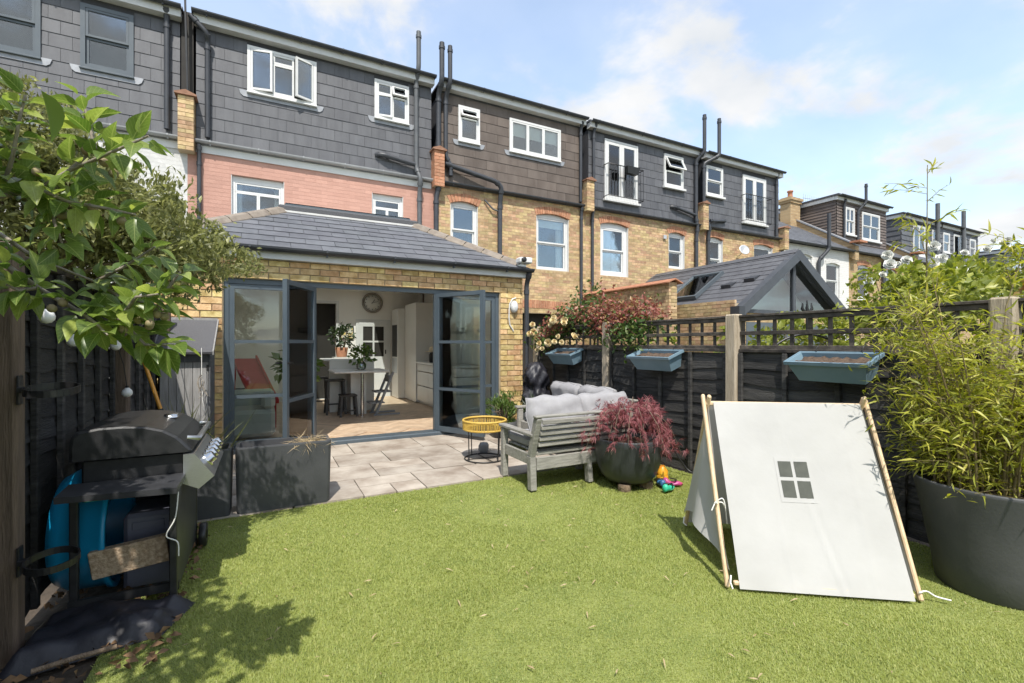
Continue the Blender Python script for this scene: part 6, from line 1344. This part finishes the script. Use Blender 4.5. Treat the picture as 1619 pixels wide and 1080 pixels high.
    for q in ((-.33,1.40,1.72),(-.315,1.41,1.70),(-.37,1.43,1.75),(-.36,1.44,1.62),(-.30,1.41,1.59),(-.24,1.455,1.375),(-.225,1.46,1.37),(-.28,1.47,1.36),(-.31,1.47,1.335),(-.26,1.48,1.345),(-.43,1.50,1.40),(-.45,1.50,1.385),(-.25,1.43,1.35),(-.42,1.46,1.60),(-.47,1.48,1.70)): piece('fruit', fm, q, t, (.021,)*3, (rnd.uniform(-.6,.6),rnd.uniform(-.6,.6),0))
fruit_tree()
bush('shrub', 'dense small-leaved evergreen shrub overhanging the left fence and shed', 'shrub', [(-1.40,3.40,2.40,.34,.45,.36),(-1.15,3.50,2.40,.30,.45,.32),(-1.0,3.65,2.22,.30,.5,.30),(-.80,3.75,2.12,.28,.5,.28),(-.58,3.80,1.98,.25,.45,.25),(-.36,3.88,1.88,.20,.3,.18),(-.16,3.95,1.86,.16,.25,.12),(-.49,3.0,2.0,.2,.22,.18),(-.32,3.06,1.84,.17,.22,.15),(-.18,3.1,1.80,.12,.2,.1),(-.45,3.05,1.68,.16,.2,.11),(-.75,3.2,2.05,.2,.3,.2),(-1.15,3.70,1.98,.32,.5,.28),(-.85,3.85,1.82,.3,.4,.2),(-.62,4.2,1.70,.2,.3,.14),(-1.0,4.4,2.1,.35,.5,.3),(-.6,4.6,1.95,.3,.3,.25),(-1.5,3.0,2.25,.3,.4,.3)],
     44000, LEAF_SMALL, 'leaf_shrub', .028,.05, [(-1.35,3.9,0),(-1.33,3.9,.9),(-1.28,3.88,1.5),(-1.2,3.85,1.75)], (-1.35,3.9,0), up=.6)

# ------------------------------------------------------------ things along the left fence
SH = thing('tool_shed', 'narrow grey plank tool shed with sloping felt roof at the left corner', 'shed', (-.75,6.1,0))
sx0, sx1, sy0, sy1 = -.965, -.52, 5.90, 6.38
for k in range(6):
    a = sx0+.012+(sx1-sx0-.024)*k/6; c = sx0+.012+(sx1-sx0-.024)*(k+1)/6; MB().cbox(a+.0015,c-.0015,sy0,sy0+.018,.03,1.20,.003).build('plank', 'shed_grey', SH)
MB().box(sx0+.01,sx1-.01,sy0+.0185,sy1,.0,1.2).build('carcass', 'shed_dark', SH); MB().box(sx1-.0098,sx1+.004,sy0-.004,sy1,.0,1.21).build('side_panel', 'shed_dark', SH)
MB().box(sx0+.004,sx1-.012,sy0-.012,sy0-.001,1.11,1.20).build('door_head', 'shed_dark', SH)
rp_ = [(sx0-.03,sy0-.09,1.195),(sx1+.03,sy0-.09,1.195),(sx1+.03,sy1+.03,1.55),(sx0-.03,sy1+.03,1.55)]
MB().prism(rp_, (0,-.008,.022)).build('roof', 'roof_felt', SH); MB().prism([(sx1+.0305,sy0-.095,1.185),(sx1+.0305,sy1+.035,1.545),(sx1+.0305,sy1+.035,1.585),(sx1+.0305,sy0-.10,1.225)], (.012,0,0)).build('roof_edge', 'shed_grey', SH); MB().prism([(sx0-.042,sy0-.095,1.185),(sx0-.042,sy1+.035,1.545),(sx0-.042,sy1+.035,1.585),(sx0-.042,sy0-.10,1.225)], (.011,0,0)).build('roof_edge', 'shed_grey', SH)
MB().box(sx0-.03,sx1+.03,sy1+.031,sy1+.045,1.55,1.60).build('roof_ridge', 'shed_grey', SH)
for z_ in (.35,1.02): MB().box(sx1-.03,sx1-.006,sy0-.006,sy0-.0005,z_,z_+.06).build('hinge', 'black_metal', SH)
SP = thing('hanging_string', 'grey string with a tangle of twigs hanging in front of the shed door', 'string', (-.585,5.83,.9)); MB().tube([(-.585,5.805,1.26),(-.583,5.80,1.0),(-.58,5.80,.92),(-.575,5.81,.72),(-.565,5.81,.60)], .004, 5).build('string', 'rope', SP)
for k in range(7): MB().tube(wig((-.58,5.79,.98-k*.02),(-.58+rnd.uniform(-.05,.06),5.78,.86-k*.02),3,.015), .004, 5).build('twig', 'bark_grey', SP)
# trough planters on the patio edge
for k, (x0_,x1_,lab) in enumerate(((-.80,-.225,'dark grey rectangular planter half hidden behind the barbecue'),(-.205,.485,'dark grey rectangular planter at the patio edge with dry grass on its rim'))):
    t = thing('trough_planter', lab, 'planter', ((x0_+x1_)/2,4.27,0)); zt = .505; y0_, y1_ = 4.13, 4.42
    def rr(x0,x1,y0,y1,r,n=5):
        o = []
        for (cx_,cy_,a0) in ((x1-r,y1-r,0),(x0+r,y1-r,90),(x0+r,y0+r,180),(x1-r,y0+r,270)):
            for i in range(n+1): a = R(a0+90*i/n); o.append((cx_+r*math.cos(a),cy_+r*math.sin(a)))
        return o
    rings = [(rr(x0_+.012,x1_-.012,y0_+.012,y1_-.012,.03),.0),(rr(x0_,x1_,y0_,y1_,.035),zt-.01),(rr(x0_+.002,x1_-.002,y0_+.002,y1_-.002,.034),zt),(rr(x0_+.028,x1_-.028,y0_+.028,y1_-.028,.02),zt),(rr(x0_+.03,x1_-.03,y0_+.03,y1_-.03,.02),zt-.12)]
    vs = [(p[0],p[1],z_) for rg_, z_ in rings for p in rg_]; n = len(rings[0][0]); fs = [(i*n+j,i*n+(j+1)%n,(i+1)*n+(j+1)%n,(i+1)*n+j) for i in range(len(rings)-1) for j in range(n)]; MB().add(vs,fs).build('trough', 'planter_grey', t)
    MB().box(x0_+.03,x1_-.03,y0_+.03,y1_-.03,zt-.16,zt-.118).build('soil', 'soil', t)
    if k:
        n = 260; P = np.array([.33,4.24,zt-.01])+rng.normal(size=(n,3))*[.07,.06,.012]; P[:,2] = np.maximum(P[:,2],zt-.03); d = rdir(n,.0); d[:,2] *= .45; leaf_cloud('dry_grass', leaf_shape(3,.035,.1,.3,.4), P, d, rdir(n,1), .05+.09*rng.random(n), 'dry_grass', t)
n = 300; P = np.array([-.56,4.28,.38])+rng.normal(size=(n,3))*[.10,.06,.02]; d = rdir(n,1.3,.55); tg = thing('ornamental_grass', 'wispy dark grass growing in the planter behind the barbecue', 'grass', (-.56,4.28,.38)); leaf_cloud('blades', leaf_shape(4,.022,.1,.35,.4), P, d, rdir(n,.2), .18+.42*rng.random(n)*(rng.random(n)), 'leaf_shrub', tg)

# barbecue: lid, side shelf towards us, control panel facing the lawn
BQ = thing('barbecue', 'black gas barbecue on a frame with steel control panel and side shelf', 'barbecue', (-.6,3.25,0)); bx0, bx1, by0, by1 = -.84, -.385, 3.05, 3.66
for (x_,y_) in ((-.80,2.93),(-.405,2.86),(-.80,3.62),(-.405,3.62)): MB().cbox(x_-.016,x_+.016,y_-.016,y_+.016,.0,.575,.004).build('leg', 'bbq_black', BQ)
MB().beam((-.84,2.78,.595),(-.385,2.71,.595),.001,.001).build('shelf_edge','bbq_shelf',BQ) if False else None
MB().prism([(-.835,2.80,.585),(-.375,2.735,.585),(-.375,3.04,.585),(-.85,3.04,.585)], (0,0,.028)).build('side_shelf', 'bbq_shelf', BQ)
MB().box(-.82,-.39,2.91,2.93,.05,.09).build('bottom_bar','bbq_black',BQ); MB().box(-.40,-.392,2.88,3.60,.06,.57).build('front_panel', 'bbq_shelf', BQ); MB().box(-.79,-.42,3.61,3.625,.06,.57).build('end_panel', 'bbq_black', BQ)
MB().cbox(bx0+.03,bx1-.0,by0+.01,by1,.585,.72,.01).build('firebox', 'bbq_black', BQ)
# lid: curved section extruded along Y with rounded ends
sec = [(-.85,.725),(-.85,.80),(-.842,.845),(-.82,.868),(-.74,.882),(-.64,.884),(-.55,.875),(-.47,.85),(-.41,.81),(-.37,.765),(-.345,.735),(-.35,.725)]
vs = []; fs = []; ys_ = [(by0-.03,.93),(by0-.022,.985),(by0,1.0),(by1+.03,1.0),(by1+.05,.985),(by1+.06,.93)]
for (yy,s_) in ys_:
    for (x_,z_) in sec: vs.append((-.6+(x_+.6)*s_, yy, .725+(z_-.725)*s_))
k = len(sec)
for i in range(len(ys_)-1):
    for j in range(k-1): fs.append((i*k+j,(i+1)*k+j,(i+1)*k+j+1,i*k+j+1))
fs += [tuple(range(k)), tuple(range((len(ys_)-1)*k,len(ys_)*k))[::-1], tuple(i*k for i in range(len(ys_)))+tuple(i*k+k-1 for i in range(len(ys_)-1,-1,-1))]
LD = MB().add(vs, fs, False).build('lid', 'bbq_black', BQ)
MB().tube([(-.375,by0+.03,.79),(-.325,by0+.03,.785),(-.325,by1-.03,.785),(-.375,by1-.03,.79)], .014, 8).build('lid_handle', 'steel', LD); MB().lathe([(.0,.02),(.035,.018),(.04,.0)], (-.50,3.45,.862), 18).build('thermometer', 'chrome', LD)
MB().prism([(-.385,by0-.04,.715),(-.335,by0-.04,.715),(-.245,by0-.04,.585),(-.315,by0-.04,.525),(-.385,by0-.04,.56)], (0,by1-by0+.03,0)).build('control_panel', 'steel', BQ)
for i in range(5):
    y_ = by0+.10+i*.115; Mk = tr_(-.289,y_,.650)@rot(55,'Y'); MB().lathe([(.044,.0),(.044,.007),(.034,.010),(.030,.036),(.024,.040),(0,.040)], n=18, M=Mk).build('knob', 'chrome', BQ); 
    if i == 0: MB().lathe([(.012,.036),(.0,.037)], n=10, M=Mk).build('knob_mark', 'red_plastic', BQ)
for y_ in (3.62,): 
    for x_ in (-.355,-.85): MB().lathe([(.03,-.02),(.07,-.02),(.075,-.012),(.075,.012),(.07,.02),(.03,.02)], n=20, M=tr_(x_,y_,.07)@rot(90,'Y')).build('wheel', 'black_metal', BQ)
MB().tube(smooth([(-.385,2.86,.56),(-.395,2.835,.44),(-.43,2.83,.36),(-.385,2.83,.32),(-.38,2.83,.25)]), .003, 5).build('ignition_cable', 'rope', BQ)
bo = MB(); bo.cbox(-.155,.155,-.02,.02,-.07,.07,.004,M=tr_(-.60,2.985,.235)@rot(-6,'Y')@rot(6,'X')); bo.build('chipboard_offcut', 'chipboard', label='rough chipboard offcut propped inside the barbecue frame', cat='board')
gb = MB(); gb.cbox(-.66,-.44,3.12,3.42,.0,.40,.02); gb.cbox(-.62,-.48,3.11,3.119,.32,.36,.003); gb.build('tool_case', 'grey_plastic', label='dusty grey plastic case stored inside the barbecue frame', cat='case')
gp = MB(); gp.cbox(-.78,-.50,2.96,3.05,.535,.56,.008); gp.build('plastic_tray', 'green_plastic', label='pale green plastic tray under the barbecue shelf', cat='tray')
pd = MB(); pd.lathe([(0,-.15),(.20,-.15),(.275,-.13),(.305,-.08),(.31,.07),(.325,.08),(.325,.10),(.30,.10),(.293,.06),(.288,-.07),(.26,-.115),(.19,-.13),(0,-.13)], n=40, M=tr_(-.80,3.29,.322)@rot(90,'Y')); pd.build('sand_pit', 'blue_plastic', label='bright blue plastic sandpit shell standing against the left fence', cat='sandpit')
# folded black barbecue cover on the ground
vs = []; fs = []; nx, ny = 46, 18; r_ = random.Random(3)
for i in range(nx+1):
    for j in range(ny+1):
        u, v = i/nx, j/ny; x = -.93+.52*u+.10*v*u; y = 2.50+.10*u+.40*v*(.85+.3*math.sin(3*u+1)); e = min(1,9*u,9*(1-u),7*v,7*(1-v))
        z = .012+e*(.030+.014*math.sin(9*u+5*v)+.020*abs(math.sin(8*v-3*u+1))+.012*abs(math.sin(13*u+7*v))+.005*r_.random()); vs.append((x,y,z-.02*(1-e)))
for i in range(nx):
    for j in range(ny): q = i*(ny+1)+j; fs.append((q,q+ny+1,q+ny+2,q+1))
MB().add(vs,fs,True).build('barbecue_cover', 'cover_fabric', label='crumpled black barbecue cover lying in front of the barbecue', cat='cover')
MB().tube([(-.80,2.47,.035),(-.68,2.485,.04),(-.55,2.51,.035)], .010, 8).build('bamboo_cane', 'log', label='brown wooden stick lying on the crumpled cover', cat='stick')
n = 420; P = np.stack([rng.uniform(-.95,-.35,n),rng.uniform(2.35,4.05,n),np.full(n,.004)],1); P[:,2] += rng.random(n)*.02; leaf_cloud('dead_leaves', LEAF_OVAL, P, rdir(n)*[1,1,.25], rdir(n,1.2), .025+.035*rng.random(n), 'brown_leaf', None); tag(bpy.data.objects['dead_leaves'], 'dry brown leaves scattered along the foot of the left fence', 'leaves')
n = 240; P = np.stack([rng.uniform(-.6,3.7,n),rng.uniform(.9,4.1,n),np.full(n,.014)],1); leaf_cloud('fallen_leaves', LEAF_LANCE, P, rdir(n)*[1,1,.1], rdir(n,2.5), .02+.03*rng.random(n), 'dry_grass', None); tag(bpy.data.objects['fallen_leaves'], 'pale dry leaf scraps scattered over the lawn', 'leaves')
# string lights along the left fence
SLT = thing('string_lights', 'string of white globe bulbs along the left fence', 'lights', (-.92,3.6,1.3)); bulbs = [(-.908,2.962,1.43),(-.94,3.43,1.32),(-.93,4.215,1.29),(-.885,4.305,.95)]
pts = [(-.93,2.72,1.60),(-.92,2.9,1.46),(-.92,2.962,1.465),(-.935,3.2,1.40),(-.94,3.43,1.355),(-.94,3.8,1.30),(-.93,4.215,1.325),(-.93,4.8,1.42),(-.90,5.6,1.60)]; MB().tube(pts, .004, 5).build('cable', 'black_metal', SLT); MB().tube([(-.93,4.215,1.325),(-.90,4.28,1.15),(-.885,4.305,.985)], .003, 5).build('cable', 'black_metal', SLT)
bmesh_ = unit_mesh('bulb', 'bulb', lambda b: b.lathe([(.001,-.034),(.018,-.030),(.031,-.014),(.033,.0),(.028,.016),(.016,.028),(.012,.034)], n=16))
for q in bulbs: piece('bulb', bmesh_, q, SLT); MB().tube([(q[0],q[1],q[2]+.030),(q[0],q[1],q[2]+.05)], .011, 8).build('socket', 'black_metal', SLT)
RK = thing('garden_broom', 'broom with orange handle leaning against the left fence by the shed', 'broom', (-.80,5.15,0)); MB().tube([(-.985,5.26,1.22),(-.83,5.18,.72)], .016, 8).build('handle', 'orange_handle', RK); MB().tube([(-.83,5.18,.72),(-.80,5.165,.60)], .02, 8).build('grip', 'black_metal', RK); MB().tube([(-.80,5.165,.60),(-.66,5.09,.05)], .016, 8).build('lower_handle', 'orange_handle', RK); MB().cbox(-.76,-.54,5.03,5.13,.0,.06,.01).build('brush_head', 'black_metal', RK)
bk_ = MB(); bk_.lathe([(0,0),(.13,0),(.165,.62),(.175,.63),(.175,.65),(.155,.65),(.12,.03),(0,.03)], (-.80,4.82,-.03), 28); bk_.build('garden_tub', 'black_metal', label='tall black plastic tub between barbecue and shed', cat='tub')
# corner by the pier: covered stove and pots
cv = thing('covered_chiminea', 'object under a shiny black bag on grey pots by the right fence corner', 'cover', (3.55,6.05,0)); vs = []; fs = []; n, m_ = 36, 26
for j in range(m_+1):
    v = j/m_; 
    for i in range(n): a = 2*math.pi*i/n; rr = (.19*(1-.25*v)*math.sqrt(max(0,1-max(0,(v-.6)/.4)**2))+.02)*(1+.10*math.sin(4*a+9*v)+.09*math.sin(7*a-13*v)+.07*math.sin(11*a+21*v))*(1-.22*math.exp(-((v-.35)/.12)**2)); vs.append((3.52+rr*math.cos(a),5.95+rr*math.sin(a),.46+.58*v))
for j in range(m_):
    for i in range(n): fs.append((j*n+i,j*n+(i+1)%n,(j+1)*n+(i+1)%n,(j+1)*n+i))
MB().add(vs,fs,True).build('bag', 'cover_fabric', cv); MB().lathe([(0,0),(.15,0),(.20,.40),(.19,.455),(0,.458)], (3.52,5.95,0.002), 24).build('base_pot', 'pot_grey', cv)
pot('low grey pot with dark spiky plant in front of the covered corner', (3.28,5.62,.002), [(0,0),(.13,0),(.17,.36),(.155,.36),(.14,.32),(0,.32)], 'pot_dark', .15, .33, 24)
n = 90; P = np.array([3.28,5.62,.34])+rng.normal(size=(n,3))*.02; sp_ = thing('spiky_plant', 'dark spiky plant in the low grey pot by the fence corner', 'plant', (3.28,5.62,.33)); leaf_cloud('blades', leaf_shape(4,.06,.1,.45,.4), P, rdir(n,.9,.6), rdir(n,.3), .18+.16*rng.random(n), 'leaf_dark', sp_)
# toys and oddments by the maple pot
ty = thing('toy_bottle', 'orange and yellow toy water bottle on the grass by the maple pot', 'toy', (3.33,3.28,0)); MB().lathe([(0,0),(.045,.0),(.055,.02),(.055,.05),(.05,.06)], (3.33,3.28,.002), 16).build('bottle_base', 'toy_orange', ty); MB().lathe([(.05,.06),(.052,.10),(.03,.13),(.02,.15),(0,.15)], (3.33,3.28,.002), 16).build('bottle_top', 'toy_orange', ty)
def shoe(label, c, a, m):
    t = thing('toy_shoe', label, 'shoe', c); Ms = tr_(*c)@rot(a,'Z'); vs = []; fs = []; n, k = 12, 10
    for i in range(n+1):
        u = i/n; w = .038*(math.sin(math.pi*min(1,.12+u*.88))**.6)*(1-.12*u); h = .025+.045*math.exp(-((u-.12)/.22)**2)+.018*math.exp(-((u-.75)/.2)**2)
        for j in range(k): b_ = 2*math.pi*j/k; vs.append(Ms@Vector((-.085+.17*u, w*math.cos(b_), max(0,h*.5+h*.5*math.sin(b_)))))
    for i in range(n):
        for j in range(k): fs.append((i*k+j,i*k+(j+1)%k,(i+1)*k+(j+1)%k,(i+1)*k+j))
    fs += [tuple(range(k))[::-1], tuple(range(n*k,(n+1)*k))]; MB().add(vs,fs,True).build('upper', m, t); pts = [Ms@Vector((-.02+.05*math.sin(q),.042*math.cos(q),.05)) for q in np.linspace(0,3.14,8)]; MB().tube(pts,.006,5).build('strap', 'black_metal', t)
shoe('green plastic shoe on the grass right of the maple pot', (3.17,3.04,.004), 15, 'green_plastic'); shoe('dark blue plastic shoe on the grass behind the green one', (3.22,3.19,.004), 60, 'toy_blue'); shoe('pink and purple toy shoe between the bottle and the green shoe', (3.31,3.13,.004), -40, 'toy_pink')
lw = thing('wooden_frame', 'pale wooden plank frame leaning behind the maple pot', 'frame', (3.42,3.55,0)); MB().beam((3.32,3.58,.0),(3.46,3.62,.36),.05,.03,up=(0,1,0),b=.004).build('plank', 'pine', lw); MB().cbox(3.26,3.52,3.58,3.66,.36,.385,.004).build('plank', 'pine', lw)
MB().tube(smooth([(3.50,3.55,.36),(3.60,3.45,.30),(3.66,3.38,.16),(3.72,3.30,.04),(3.76,3.12,.02),(3.60,3.05,.018)]), .009, 7).build('hose', 'black_metal', label='black hose curling down by the fence behind the maple', cat='hose')
# satellite: finial of the neighbour's arch seen above the trellis
fn_ = thing('garden_arch', 'black metal rose arch with fleur-de-lis finial beyond the fence', 'arch', (4.9,2.85,0)); MB().tube([(4.90,2.85,1.40),(4.90,2.85,1.68)], .012, 8).build('finial_post', 'black_metal', fn_)
for a_ in (-1,0,1): MB().tube([(4.90,2.85,1.60),(4.90+a_*.05*.88,2.85-a_*.05*.46,1.66),(4.90+a_*.045*.88,2.85-a_*.045*.46,1.72+(.03 if a_ == 0 else 0))], .012, 7, radii=[.008,.016,.004]).build('petal', 'black_metal', fn_)
for k in (-1,1): MB().tube([(4.90+k*.45*.88*math.cos(q),2.85-k*.45*.46*math.cos(q),1.02+.38*math.sin(q)) for q in np.linspace(0,1.57,10)]+[], .012, 7).build('hoop', 'black_metal', fn_); MB().tube([(4.90+k*.396,2.85-k*.207,-.07),(4.90+k*.396,2.85-k*.207,1.02)], .012, 7).build('arch_leg', 'black_metal', fn_)
